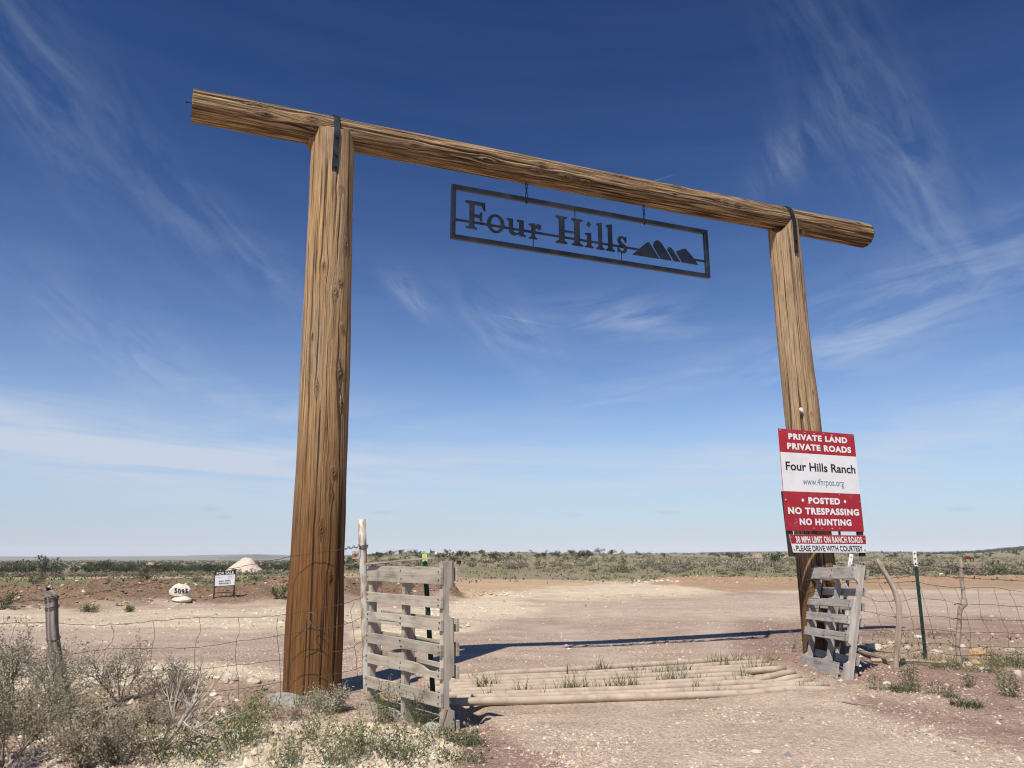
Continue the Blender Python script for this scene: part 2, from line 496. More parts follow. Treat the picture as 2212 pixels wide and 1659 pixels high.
def mat_pole(name, light, mid, dark, low=None, low_z=(1.0, 1.7), grey=.35, st=(.27, .43, .60, .78)):
    """old debarked log; 'grain' = (round the log, along the log, knot/crack mask) in metres"""
    m, t, p = material(name)
    g = attr(t, 'grain', 'Vector')
    sp = t.n('ShaderNodeSeparateXYZ', {0: g})
    flat = t.n('ShaderNodeCombineXYZ', {0: sp.outputs[0], 1: sp.outputs[1], 2: 0.0}).outputs[0]
    s1 = t.noise(t.scale(flat, (62, 1.7, 1)), 1.0, 6, .66, .5)
    s2 = t.noise(t.scale(flat, (130, 3.4, 1)), 1.0, 4, .62, .2)
    s3 = t.noise(t.scale(flat, (6, .8, 1)), 1.0, 5, .6)
    s5 = t.noise(t.scale(flat, (11, 1.1, 1)), 1.0, 5, .6, .3)
    c = t.ramp(s1, [(st[0], dark), (st[1], mid), (st[2], light), (st[3], tuple(min(1, v * 1.2) for v in light))])
    c = t.mix(.8, c, t.ramp(s5, [(.3, .70), (.5, 1.0), (.7, 1.22)]), 'MULTIPLY')
    c = t.mix(.85, c, t.ramp(s2, [(.30, .42), (.5, 1.0), (.70, 1.3)]), 'MULTIPLY')
    greyc = t.mix(1.0, t.ramp(s1, [(.3, (.15, .12, .09)), (.65, (.40, .335, .26))]), t.ramp(s2, [(.3, .7), (.7, 1.2)]), 'MULTIPLY')
    c = t.mix(t.m('MULTIPLY', t.ramp(s3, [(.42, 0), (.66, 1)]), grey), c, greyc)
    crack = t.ramp(t.noise(t.scale(flat, (52, .6, 1)), 1.0, 3, .5, .15), [(.35, 1), (.40, 0)])
    crack = t.m('MAXIMUM', crack, sp.outputs[2])
    c = t.mix(t.m('MULTIPLY', crack, .82), c, (.035, .022, .013))
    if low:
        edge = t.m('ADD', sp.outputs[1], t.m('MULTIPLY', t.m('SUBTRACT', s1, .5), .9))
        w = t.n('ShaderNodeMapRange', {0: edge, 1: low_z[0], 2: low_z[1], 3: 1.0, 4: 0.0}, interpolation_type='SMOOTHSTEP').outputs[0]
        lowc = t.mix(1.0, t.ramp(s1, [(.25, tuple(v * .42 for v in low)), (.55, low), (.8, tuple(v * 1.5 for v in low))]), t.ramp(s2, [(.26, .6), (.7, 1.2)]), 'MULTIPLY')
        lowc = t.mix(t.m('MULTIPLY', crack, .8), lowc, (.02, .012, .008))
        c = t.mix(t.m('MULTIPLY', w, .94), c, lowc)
    t.link(c, p.inputs['Base Color'])
    p.inputs['Roughness'].default_value = .85
    p.inputs['Specular IOR Level'].default_value = .2
    h = t.m('SUBTRACT', t.m('ADD', t.m('MULTIPLY', s1, .9), t.m('MULTIPLY', s2, .45)), t.m('MULTIPLY', crack, .8))
    bump(t, p, h, 1.0, .016)
    return m
def mat_board(name, light, dark, tint=(1, 1, 1)):
    m, t, p = material(name)
    g = attr(t, 'grain', 'Vector')
    s1 = t.noise(t.scale(g, (1.6, 30, 1)), 1.0, 4, .6, .4)
    s2 = t.noise(t.scale(g, (5, 160, 1)), 1.0, 3, .6, .2)
    blot = t.noise(t.scale(g, (5, 9, 1)), 1.0, 3, .6)
    c = t.ramp(s1, [(.28, dark), (.5, tuple((a + b) / 2 for a, b in zip(light, dark))), (.72, light)])
    c = t.mix(.7, c, t.ramp(s2, [(.25, .72), (.7, 1.15)]), 'MULTIPLY')
    c = t.mix(1.0, c, t.ramp(blot, [(.28, .60), (.48, 1.0), (.8, 1.14)]), 'MULTIPLY')
    oi = t.n('ShaderNodeObjectInfo').outputs['Random']
    c = t.mix(1.0, c, t.ramp(oi, [(0, .86), (1, 1.1)]), 'MULTIPLY')
    crack = t.ramp(t.noise(t.scale(g, (.9, 34, 1)), 1.0, 2, .5, .2), [(.29, 1), (.33, 0)])
    c = t.mix(t.m('MULTIPLY', crack, .75), c, (.045, .035, .028))
    t.link(c, p.inputs['Base Color'])
    p.inputs['Roughness'].default_value = .9
    p.inputs['Specular IOR Level'].default_value = .15
    bump(t, p, t.m('SUBTRACT', t.m('ADD', s1, t.m('MULTIPLY', s2, .4)), crack), .6, .004)
    return m
def mat_plain(name, colr, rough=.6, metal=0.0, var=.15, nscale=14, colr2=None, thr=(.5, .62), spec=.3, bmp=0.0, stretch=(1, 1, 1)):
    m, t, p = material(name)
    pos = t.scale(t.n('ShaderNodeTexCoord').outputs['Object'], stretch)
    nz = t.noise(pos, nscale, 5, .62)
    c = t.mix(1.0, tuple(colr), t.ramp(t.noise(pos, nscale * .6, 4, .6), [(.25, 1 - var), (.75, 1 + var)]), 'MULTIPLY')
    if colr2:
        c = t.mix(t.ramp(nz, [(thr[0], 0), (thr[1], 1)]), c, tuple(colr2))
    t.link(c, p.inputs['Base Color'])
    p.inputs['Roughness'].default_value = rough
    p.inputs['Metallic'].default_value = metal
    p.inputs['Specular IOR Level'].default_value = spec
    if bmp:
        bump(t, p, nz, .7, bmp)
    return m
M_GROUND = mat_ground()
M_STONE = mat_attr('pebble_stone', .92, .15, 40, .22, bump_d=.004)
M_ROCK = mat_attr('limestone_rock', .93, .15, 9, .20, bump_d=.02)
M_LEAF = mat_attr('leaf', .8, .2, 30, .25, trans=.18)
M_TWIG = mat_attr('dry_twig', .9, .15, 60, .25)
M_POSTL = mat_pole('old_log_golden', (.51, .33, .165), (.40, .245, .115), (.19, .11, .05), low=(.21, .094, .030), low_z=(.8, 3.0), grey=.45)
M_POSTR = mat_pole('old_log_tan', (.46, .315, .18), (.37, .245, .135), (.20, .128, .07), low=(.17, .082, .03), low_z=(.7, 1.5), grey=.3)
M_BEAM = mat_pole('old_log_beam', (.56, .39, .21), (.22, .135, .066), (.035, .02, .011), grey=.15, st=(.36, .49, .64, .80))
M_BOARD = mat_board('weathered_pallet_wood', (.54, .475, .385), (.34, .295, .235))
M_BOARDG = mat_board('silver_pallet_wood', (.47, .43, .38), (.28, .25, .22))
M_STAKE = mat_board('bleached_stake_wood', (.50, .42, .33), (.24, .18, .13))
M_OLDPOST = mat_board('grey_cracked_post_wood', (.40, .35, .295), (.10, .082, .068))
M_BLACK = mat_plain('black_steel', (.020, .023, .028), .42, .3, .4, 9, (.055, .06, .068), (.45, .72), .4)
M_SIGNSTEEL = mat_plain('dark_sign_steel', (.017, .021, .027), .38, .4, .5, 5, (.045, .052, .062), (.42, .7), .5)
M_WIRE = mat_plain('rusty_wire', (.085, .065, .052), .7, .4, .3, 30)
M_WIRE2 = mat_plain('galvanised_wire', (.23, .205, .18), .5, .5, .3, 20)
M_WHITEPIPE = mat_plain('chipped_white_paint', (.56, .55, .50), .6, 0, .16, 13, (.36, .25, .145), (.47, .57), .3, .002, (1, 1, .35))
M_RUST = mat_plain('rusty_plate', (.34, .21, .13), .8, .2, .3, 22, (.55, .46, .36), (.48, .58))
M_GREENPOST = mat_plain('green_enamel', (.012, .040, .030), .45, 0, .3, 18, (.05, .07, .055), (.6, .72))
M_WHITEPOST = mat_plain('white_enamel', (.72, .72, .70), .5, 0, .1, 25)
M_SCRATCHED = mat_plain('scratched_white_enamel', (.50, .50, .48), .55, 0, .2, 20, (.05, .05, .055), (.47, .53), stretch=(1, 1, .5))
M_LIME = mat_plain('lime_paint', (.50, .72, .14), .5, 0, .12, 25)
M_RED = mat_plain('red_sign_face', (.39, .024, .036), .5, 0, .12, 5, (.43, .075, .08), (.52, .75))
M_WHITE = mat_plain('white_sign_face', (.80, .80, .79), .5, 0, .04, 4, (.74, .71, .66), (.54, .75))
M_TEXTW = mat_plain('white_lettering', (.82, .81, .79), .5, 0, .03, 3)
M_TEXTK = mat_plain('black_lettering', (.016, .016, .018), .5, 0, .1, 3)
M_TEXTB = mat_plain('blue_grey_lettering', (.10, .20, .27), .5, 0, .1, 3)
M_BATTEN = mat_plain('dark_creosoted_batten', (.045, .033, .026), .8, 0, .35, 20, stretch=(8, 8, .6))
M_CONC = mat_plain('rough_concrete', (.34, .335, .30), .92, 0, .22, 14, (.27, .235, .19), (.46, .64), .2, .02)
M_PIPE = mat_plain('dusty_steel_pipe', (.46, .37, .285), .85, 0, .18, 9, (.36, .27, .20), (.50, .68), .2, .003, (1, 1, 1))
M_ADOBE = mat_plain('adobe_plaster', (.55, .41, .275), .9, 0, .08, .4)
M_DARK = mat_plain('dark_opening', (.03, .028, .026), .4, 0, .1, 2)
M_HILL = mat_plain('far_hill', (.060, .068, .062), .95, 0, .25, .004, (.10, .095, .075), (.5, .62))
M_WEDGE = mat_plain('tan_wedge_wood', (.30, .19, .10), .85, 0, .2, 20)
M_COW = mat_plain('red_hide', (.11, .028, .017), .8, 0, .2, 3)

# ------------------------------------------------------------------ ground sheet
def build_ground():
    az = np.concatenate([np.arange(-180, -46, 6.0), np.arange(-46, -38, .8), np.arange(-38, 38, .17), np.arange(38, 46, .8), np.arange(46, 180, 6.0)])
    r = [0.02, .8, 1.6, 2.4, 3.0]
    while r[-1] < 48:
        r.append(r[-1] * 1.0082)
    while r[-1] < 9500:
        r.append(r[-1] * 1.035)
    r = np.array(r)
    A_, R_ = np.meshgrid(np.radians(az), r)
    x = (R_ * np.sin(A_)).ravel(); y = (R_ * np.cos(A_)).ravel()
    z = terrain(x, y)
    c, wob = soil(x, y)
    na, nr = len(az), len(r)
    i = np.arange(nr - 1)[:, None] * na
    j = np.arange(na)[None, :]
    k = (j + 1) % na
    F = np.stack([(i + j), (i + k), (i + na + k), (i + na + j)], -1).reshape(-1, 4)[:, ::-1]
    add('ground', np.stack([x, y, z], 1), F, M_GROUND, cols=c, smooth=True, kind='structure')
build_ground()

def far_ridge(name, px0, px1, dist, rows, seed, mat):
    """a far mesa or hill as a long solid ridge"""
    n = 60
    pxs = np.linspace(px0, px1, n)
    a = np.array([math.atan2(ray(p, 1200)[0], ray(p, 1200)[1]) for p in pxs])
    rr = np.interp(pxs, [q[0] for q in rows], [q[1] for q in rows])
    top = np.array([CAMH + dist * (ray(p, q)[2] / math.hypot(*ray(p, q)[:2])) for p, q in zip(pxs, rr)])
    top = top + (fbm(pxs / 23, pxs * 0, seed, 3) - .5) * dist * .0005
    V = []; F = []
    for i_ in range(n):
        s_, c_ = math.sin(a[i_]), math.cos(a[i_])
        for dd, zz in ((-.07 * dist, -140), (-.02 * dist, (top[i_] + 0) * .55 - 20), (0, top[i_]), (.05 * dist, top[i_] * .9), (.12 * dist, -140)):
            V.append(((dist + dd) * s_, (dist + dd) * c_, zz))
    for i_ in range(n - 1):
        for k in range(4):
            a0 = i_ * 5 + k
            F.append((a0, a0 + 1, a0 + 6, a0 + 5))
    return add(name, V, np.array(F), mat, smooth=True, kind='structure')
far_ridge('hills', -700, 760, 8400, [(-700, 1203), (0, 1202.5), (200, 1202.5), (380, 1201), (430, 1199), (520, 1197.5), (620, 1198.5), (760, 1201)], 1, M_HILL)
far_ridge('hills', 470, 640, 5200, [(470, 1204), (520, 1201), (548, 1197), (570, 1197.5), (590, 1200.5), (640, 1204)], 2, M_HILL)
far_ridge('hills', 740, 1320, 8600, [(740, 1199), (850, 1196), (980, 1194.5), (1010, 1192.6), (1140, 1192.4), (1180, 1194.5), (1320, 1197)], 3, M_HILL)
far_ridge('hills', 1440, 2900, 4300, [(1440, 1198), (1500, 1193.8), (1560, 1191.8), (1720, 1190.6), (1900, 1191.2), (2030, 1192), (2060, 1190.5), (2212, 1190), (2900, 1190)], 4, M_HILL)

# thin warm-grey air over the plain
hz = bpy.data.materials.new('haze')
hz.use_nodes = True
ht = NT(hz.node_tree)
ht.t.nodes.clear()
pv = ht.n('ShaderNodeVolumePrincipled', {'Color': (.90, .94, 1.0, 1), 'Density': 8.5e-5, 'Anisotropy': -.25})
ho = ht.n('ShaderNodeOutputMaterial')
ht.link(pv.outputs[0], ho.inputs['Volume'])
def box_faces():
    return np.array([(0, 3, 2, 1), (4, 5, 6, 7), (0, 1, 5, 4), (1, 2, 6, 5), (2, 3, 7, 6), (3, 0, 4, 7)])
def box_v(x0, x1, y0, y1, z0, z1):
    return np.array([(x0, y0, z0), (x1, y0, z0), (x1, y1, z0), (x0, y1, z0), (x0, y0, z1), (x1, y0, z1), (x1, y1, z1), (x0, y1, z1)], float)
HAZE = add('haze', box_v(-10500, 10500, -10500, 10500, -150, 115), box_faces(), hz, kind='stuff')

# ------------------------------------------------------------------ shape builders
def tube(P, r, k=6, cap=True):
    """tube along points; r scalar or list. returns V, quads"""
    P = np.asarray(P, float); n = len(P)
    r = np.broadcast_to(np.asarray(r, float), (n,))
    T = np.gradient(P, axis=0); T /= np.linalg.norm(T, axis=1)[:, None] + 1e-12
    up = np.array([0, 0, 1.0]) if abs(T[:, 2]).mean() < .8 else np.array([1.0, 0, 0])
    U = np.cross(T, up); U /= np.linalg.norm(U, axis=1)[:, None] + 1e-12
    Wv = np.cross(U, T)
    a = np.arange(k) * 2 * np.pi / k
    V = P[:, None] + r[:, None, None] * (U[:, None] * np.cos(a)[None, :, None] + Wv[:, None] * np.sin(a)[None, :, None])
    V = V.reshape(-1, 3)
    i = np.arange(n - 1)[:, None] * k; j = np.arange(k)[None]; jn = (j + 1) % k
    F = np.stack([i + j, i + jn, i + k + jn, i + k + j], -1).reshape(-1, 4)
    if cap:
        c0, c1 = len(V), len(V) + 1
        V = np.vstack([V, P[:1], P[-1:]])
        e = (n - 1) * k
        j = np.arange(k); jn = (j + 1) % k
        F = np.vstack([F, np.stack([jn, j, np.full(k, c0), np.full(k, c0)], 1), np.stack([e + j, e + jn, np.full(k, c1), np.full(k, c1)], 1)])
        F = [tuple(dict.fromkeys(f)) for f in F.tolist()]
    return V, F
def tubes(list_pr, k=4):
    """many open tubes as one vertex/face array"""
    parts = []
    for P, r in list_pr:
        V, F = tube(P, r, k, cap=False)
        parts.append((V, F))
    return join(parts)[:2]
def bez(pts, n=24):
    """smooth curve through points"""
    pts = np.asarray(pts, float)
    d = np.concatenate([[0], np.cumsum(np.linalg.norm(np.diff(pts, axis=0), axis=1))])
    t = np.linspace(0, d[-1], n)
    m = np.gradient(pts, d, axis=0) if len(pts) > 2 else np.repeat((pts[1:] - pts[:-1]) / d[-1], 2, 0)
    out = []
    for tt in t:
        i = min(np.searchsorted(d, tt, 'right') - 1, len(pts) - 2)
        h = d[i + 1] - d[i]; s = (tt - d[i]) / h
        out.append((2 * s ** 3 - 3 * s ** 2 + 1) * pts[i] + (s ** 3 - 2 * s ** 2 + s) * h * m[i] + (-2 * s ** 3 + 3 * s ** 2) * pts[i + 1] + (s ** 3 - s ** 2) * h * m[i + 1])
    return np.array(out)
def obox(o, ex, ey, ez, bev=0.0):
    """box from a corner and three edge vectors, chamfered"""
    o, ex, ey, ez = (np.asarray(v, float) for v in (o, ex, ey, ez))
    bm = bmesh.new()
    vs = [bm.verts.new(o + a * ex + b * ey + c * ez) for c in (0, 1) for a, b in ((0, 0), (1, 0), (1, 1), (0, 1))]
    for f in box_faces():
        bm.faces.new([vs[i] for i in f])
    bmesh.ops.recalc_face_normals(bm, faces=bm.faces)
    if bev:
        bmesh.ops.bevel(bm, geom=bm.edges[:], offset=bev, segments=1, affect='EDGES')
    bm.verts.index_update()
    V = [tuple(v.co) for v in bm.verts]; F = [tuple(v.index for v in f.verts) for f in bm.faces]
    bm.free()
    return V, F
def extrude(poly, o, ex, ey, ez):
    """flat outline (x,y) -> solid, thickness vector ez"""
    o, ex, ey, ez = (np.asarray(v, float) for v in (o, ex, ey, ez))
    n = len(poly)
    P = np.array([o + a * ex + b * ey for a, b in poly])
    V = np.vstack([P, P + ez])
    F = [tuple(range(n))[::-1], tuple(range(n, 2 * n))] + [(i, (i + 1) % n, n + (i + 1) % n, n + i) for i in range(n)]
    return V, F
def board(o, ex, ey, ez, L, Wd, T, seed, jag=.004, bow=.003, ends=(0, 0), edge=None, n=14):
    """sawn plank: ex along, ey across, ez outwards; ragged edges, slight bow. returns V,F,grain"""
    ex, ey, ez, o = (np.asarray(v, float) for v in (ex, ey, ez, o))
    rg = np.random.default_rng(seed)
    t = np.linspace(0, 1, n)
    ring = [(0, .03), (0, .97), (.03, 1), (.97, 1), (1, .97), (1, .03), (.97, 0), (.03, 0)]
    V = []; Gr = []
    top = (vn(t * 6, t * 0, seed) - .5) * 2 * jag; bot = (vn(t * 6, t * 0 + 5, seed + 1) - .5) * 2 * jag
    cup = (rg.random() - .5) * bow * 2
    for i in range(n):
        lo, hi = bot[i], Wd + top[i]
        if edge:
            a, b = edge(t[i]); lo += a * Wd; hi -= b * Wd
        for w, th in ring:
            y = lo + (hi - lo) * w
            al = t[i] * L + (ends[0] * (w - .5) if i == 0 else ends[1] * (w - .5) if i == n - 1 else 0)
            V.append(o + ex * al + ey * y + ez * (th * T + cup * math.sin(math.pi * t[i]) + bow * (vn(t[i:i + 1] * 3, np.array([seed * .7]), 3)[0] - .5)))
            Gr.append((al + seed * 3.1, y + seed * 1.7, th * .02 + seed))
    k = 8
    F = []
    for i in range(n - 1):
        for j in range(k):
            F.append((i * k + j, i * k + (j + 1) % k, (i + 1) * k + (j + 1) % k, (i + 1) * k + j))
    F.append(tuple(range(k))[::-1]); F.append(tuple(range((n - 1) * k, n * k)))
    return np.array(V), F, np.array(Gr)
def text_polys(body, bold=0.0, spacing=1.0):
    cu = bpy.data.curves.new('t', 'FONT')
    cu.body = body; cu.align_x = 'CENTER'; cu.offset = bold; cu.resolution_u = 4
    cu.space_character = spacing
    o = bpy.data.objects.new('t', cu); COL.objects.link(o)
    dg = bpy.context.evaluated_depsgraph_get()
    me = bpy.data.meshes.new_from_object(o.evaluated_get(dg))
    V = np.array([v.co[:] for v in me.vertices]); F = [tuple(p.vertices) for p in me.polygons]
    bpy.data.objects.remove(o); bpy.data.curves.remove(cu); bpy.data.meshes.remove(me)
    return V, F
def lettering(body, quad, mat, parent, proud=.003, bold=0.0, name='lettering', spacing=1.0, fit_desc=False):
    """flat print filling the world quad (top-left, top-right, bottom-left), cap height = quad height"""
    V, F = text_polys(body, bold, spacing)
    lo, hi = V.min(0), V.max(0)
    y0, y1 = -bold, .729 + bold if hi[1] > .6 else hi[1]
    tl, tr, bl = (np.asarray(q, float) for q in quad)
    ex = (tr - tl); ey = (tl - bl); nz = np.cross(ex, ey); nz /= np.linalg.norm(nz)
    u = (V[:, 0] - lo[0]) / (hi[0] - lo[0]); v = (V[:, 1] - y0) / (y1 - y0)
    P = bl + u[:, None] * ex + v[:, None] * ey + nz * proud
    return add(name, P, F, mat, parent, kind='stuff')

# ------------------------------------------------------------------ gateway
def log(name, C0, C1, r0, r1, mat, parent, knots, seed, ns=128, nv=380, top=None, low_amp=.016, ax_x=None, gz0=0.0, rough=1.0):
    """tapered debarked log with knots and lengthwise checks"""
    C0, C1 = np.asarray(C0, float), np.asarray(C1, float)
    T = C1 - C0; L = np.linalg.norm(T); T /= L
    ux = np.asarray(ax_x, float); ux = ux - T * (ux @ T); ux /= np.linalg.norm(ux)
    uy = np.cross(T, ux)
    th, v = np.meshgrid(np.linspace(0, 2 * np.pi, ns, endpoint=False), np.linspace(0, 1, nv))
    zz = v * L
    rad = r0 + (r1 - r0) * v
    ths, zs = th.copy(), zz.copy()
    kn = np.zeros_like(th); mask = np.zeros_like(th)
    for (t0, z0, s) in knots:
        dt = (th - t0 + np.pi) % (2 * np.pi) - np.pi
        a = dt * rad; b = zz - z0
        d2 = (a / s) ** 2 + (b / (1.5 * s)) ** 2
        push = s * 1.3 * np.sign(a) * np.exp(-np.abs(a) / (1.2 * s)) * np.exp(-(b / (3.2 * s)) ** 2)
        ths = ths - push / rad
        kn += s * .55 * np.exp(-d2 * 1.2) - s * .45 * np.exp(-d2 * 9)
        mask = np.maximum(mask, .9 * np.exp(-d2 * 9) + .55 * np.exp(-((np.sqrt(d2) - .75) / .16) ** 2))
    f1 = vn(ths * 64 / (2 * np.pi), zs * .8, seed, 64) * .5 + vn(ths * 128 / (2 * np.pi), zs * 1.6, seed + 1, 128) * .5
    big = vn(th * 5 / (2 * np.pi), zz * .8, seed + 2, 5) - .5
    big2 = vn(th * 11 / (2 * np.pi), zz * 2.2, seed + 3, 11) - .5
    R = rad + low_amp * (big * 1.6 + big2 * .7) + .0065 * rough * (f1 - .5) + kn
    # deep drying checks
    rg = np.random.default_rng(seed)
    for _ in range(26):
        t0 = rg.random() * 6.283; zc = rg.random() * L; ln = .25 + rg.random() * .9
        dt = (ths - t0 - .05 * np.sin(zz * 2 + t0) + np.pi) % (2 * np.pi) - np.pi
        w = np.exp(-(dt * rad / .0055) ** 2) * np.exp(-((zz - zc) / ln) ** 4)
        R -= .012 * w; mask = np.maximum(mask, .95 * w)
    if top is not None:                       # shape of the cut head: height lost per direction
        loss = top(th)
        zz2 = np.minimum(zz, L - loss)
    else:
        zz2 = zz
    P = C0 + T * zz2[..., None] + (ux * np.cos(th)[..., None] + uy * np.sin(th)[..., None]) * R[..., None]
    grain = np.stack([ths * (r0 + r1) / 2 + seed * 2, zs + gz0, mask], -1)
    i = np.arange(nv - 1)[:, None] * ns; j = np.arange(ns)[None]; jn = (j + 1) % ns
    F = np.stack([i + j, i + jn, i + ns + jn, i + ns + j], -1).reshape(-1, 4)
    V = P.reshape(-1, 3); Gn = grain.reshape(-1, 3)
    # end caps as fans of quads (degenerate-free: ring + centre ring)
    for e, flip in ((0, True), ((nv - 1) * ns, False)):
        ring = V[e:e + ns]; cen = ring.mean(0)
        inner = cen + (ring - cen) * .5; core = cen + (ring - cen) * .02
        b0 = len(V)
        V = np.vstack([V, inner, core])
        Gn = np.vstack([Gn, Gn[e:e + ns] * [.4, .02, 0], Gn[e:e + ns] * [.1, .02, 0]])
        j = np.arange(ns); jn = (j + 1) % ns
        q1 = np.stack([e + j, e + jn, b0 + jn, b0 + j], 1); q2 = np.stack([b0 + j, b0 + jn, b0 + ns + jn, b0 + ns + j], 1)
        q = np.vstack([q1, q2])
        F = np.vstack([F, q[:, ::-1] if flip else q])
    return add(name, V, F, mat, parent, grain=Gn, smooth=True)

gate_root = empty('ranch_gateway', gate(2.75, 0, 0), 'tall ranch gateway of two thick wooden logs carrying a long log beam over the road', 'gateway')
# beam axis, measured along the gate line
BS = [(-1.225, 5.02), (6.78, 5.13)]
def beam_z(s): return BS[0][1] + (s - BS[0][0]) / (BS[1][0] - BS[0][0]) * (BS[1][1] - BS[0][1])
g3 = np.array([GG[0], GG[1], 0]); n3 = np.array([GN[0], GN[1], 0]); up3 = np.array([0, 0, 1.0])
kr = random.Random(3)
bk = [(math.pi / 2 + .25, .62, .035), (math.pi / 2 + .5, 1.05, .03), (math.pi / 2 - .1, 1.02, .038), (math.pi / 2 + .35, 2.0, .03), (math.pi / 2 + .35, 2.75, .036), (math.pi / 2 - .1, 3.35, .03), (math.pi / 2 + .45, 3.3, .026)] + [(math.pi / 2 + kr.uniform(-.8, .8), kr.uniform(.3, 7.8), kr.uniform(.018, .034)) for _ in range(12)]
# for the beam th=pi/2 faces the road side (towards the camera, up a little)
log('beam', gate(BS[0][0], 0, BS[0][1]), gate(BS[1][0], 0, BS[1][1]), .146, .150, M_BEAM, gate_root, bk, 2, ns=112, nv=520, low_amp=.006, ax_x=up3, rough=1.5)
lk = [(-1.62, 1.55, .026), (-1.25, 2.02, .028), (-1.33, 1.83, .022), (-2.0, 2.75, .024), (-1.0, 2.62, .026), (-1.08, 2.9, .03), (-1.9, 3.85, .026), (-1.42, 3.62, .028), (-1.2, 3.72, .026), (-1.02, 3.30, .022), (-.95, 4.1, .03), (-1.3, 4.62, .022), (-1.25, 1.18, .024), (-2.3, 3.2, .02)]
def top_l(th):
    return .03 + .02 * np.sin(th * 3) + .05 * np.maximum(0, -np.cos(th) - .35) + .035 * vn(th * 24 / 6.2832, th * 0, 1, 24)
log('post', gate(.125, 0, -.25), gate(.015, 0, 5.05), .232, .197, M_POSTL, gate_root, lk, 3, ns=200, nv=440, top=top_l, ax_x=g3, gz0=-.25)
rk = [(-1.2, 3.3, .022), (-1.5, 3.0, .02), (-1.75, 2.75, .02), (-1.45, 2.45, .018), (-1.3, 3.9, .018), (-1.15, 4.2, .026), (-1.4, 2.2, .018), (-1.7, 1.5, .03), (-1.1, 1.2, .026)]
def top_r(th):
    return .02 + .50 * np.maximum(0, -np.cos(th) * .62 - np.sin(th) * .35 - .12) ** 1.6
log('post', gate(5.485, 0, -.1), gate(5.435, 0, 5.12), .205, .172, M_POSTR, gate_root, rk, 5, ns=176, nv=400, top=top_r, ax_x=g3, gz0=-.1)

def strap(s, beam_r, post_off, z_bot, w, tilt=0.0):
    """flat steel strap over the beam and down both faces of the post, with bolts"""
    zc = beam_z(s)
    prof = [(post_off, z_bot), (post_off, zc - .05)]
    a0 = math.radians(8)
    for a in np.linspace(math.radians(18), math.radians(162), 11):
        prof.append((math.cos(a) * (beam_r + .004) * (1.0), zc + math.sin(a) * (beam_r + .004)))
    prof += [(-post_off, zc - .05), (-post_off, z_bot)]
    prof[1] = (post_off, zc - .10)
    V = []; F = []
    for (o, z) in prof:
        oo = np.array([o, z - zc]); nn = oo / np.linalg.norm(oo)
        if abs(o) == post_off and z < zc - .08: nn = np.array([math.copysign(1, o), 0])
        dt = tilt * (zc - z)
        for k in (0, 1):
            q = oo + nn * .007 * k
            for sd in (-w / 2, w / 2):
                V.append(gate(s + sd + dt, q[0], zc + q[1]))
    m_ = len(prof)
    for i in range(m_ - 1):
        a, b = i * 4, i * 4 + 4
        F += [(a, b, b + 1, a + 1), (a + 2, a + 3, b + 3, b + 2), (a, a + 2, b + 2, b), (a + 1, b + 1, b + 3, a + 3)]
    F += [(0, 1, 3, 2), (m_ * 4 - 4, m_ * 4 - 2, m_ * 4 - 1, m_ * 4 - 3)]
    st = add('strap', V, F, M_BLACK, gate_root)
    for zb in (z_bot + .04, z_bot + .16, zc - .16):
        c = gate(s + tilt * (zc - zb), post_off + .006, zb)
        Vb, Fb = tube([c, c + n3 * .012], [.014, .012], 6)
        add('bolt', Vb, Fb, M_BLACK, st)
strap(.02, .152, .206, 4.535, .055)
strap(5.44, .152, .186, 4.60, .055, -.03)
# nail sticking out of the beam end, packing wedges, survey disc
c = gate(BS[0][0], .02, 5.03)
V, F = tube([c + g3 * .02, c - g3 * .045, c - g3 * .047, c - g3 * .056], [.006, .006, .013, .013], 8)
add('nail', V, F, M_BLACK, gate_root)
for s, wd in ((-.235, .07), (5.66, .09)):
    V, F, gr = board(gate(s + (.02 if s < 0 else 0), -.09, beam_z(s) - .175), g3, n3, up3, wd * .6, .16, .05, 60 + int(s))
    add('wedge', V, F, M_WEDGE, gate_root, grain=gr)
c = gate(5.30, .165, 2.70)
V, F = tube([c, c + n3 * .012], .024, 14)
dsc = add('marker_disc', V, F, M_WHITE, gate_root)

# concrete round the feet
def footing(cx, cy, rx, ry, hgt, seed, label):
    na, nr = 40, 9
    V = [];
    for i in range(nr):
        for j in range(na):
            a = j / na * 2 * math.pi
            q = i / (nr - 1)
            k = 1 + .35 * (vn(np.array([j * 6 / na]), np.array([seed * 1.0]), seed, 6)[0] - .5)
            x, y = cx + rx * q * k * math.cos(a), cy + ry * q * k * math.sin(a)
            V.append((x, y, tz(x, y) - .03 + hgt * (1 - q ** 2.2) + .02 * (vn(np.array([x * 9]), np.array([y * 9]), 2)[0] - .5)))
    F = [(i * na + j, (i + 1) * na + j, (i + 1) * na + (j + 1) % na, i * na + (j + 1) % na) for i in range(nr - 1) for j in range(na)]
    add('concrete_footing', V, np.array(F), M_CONC, smooth=True, label=label, category='footing')
footing(-1.66, 6.10, .50, .36, .045, 3, 'rough grey concrete footing spread round the foot of the left gate post')
footing(3.42, 8.15, .42, .36, .06, 5, 'pale concrete footing behind the right pallet at the right gate post')
footing(-.52, 5.18, .14, .12, .07, 6, 'small rounded grey concrete lump at the foot of the left pallet')

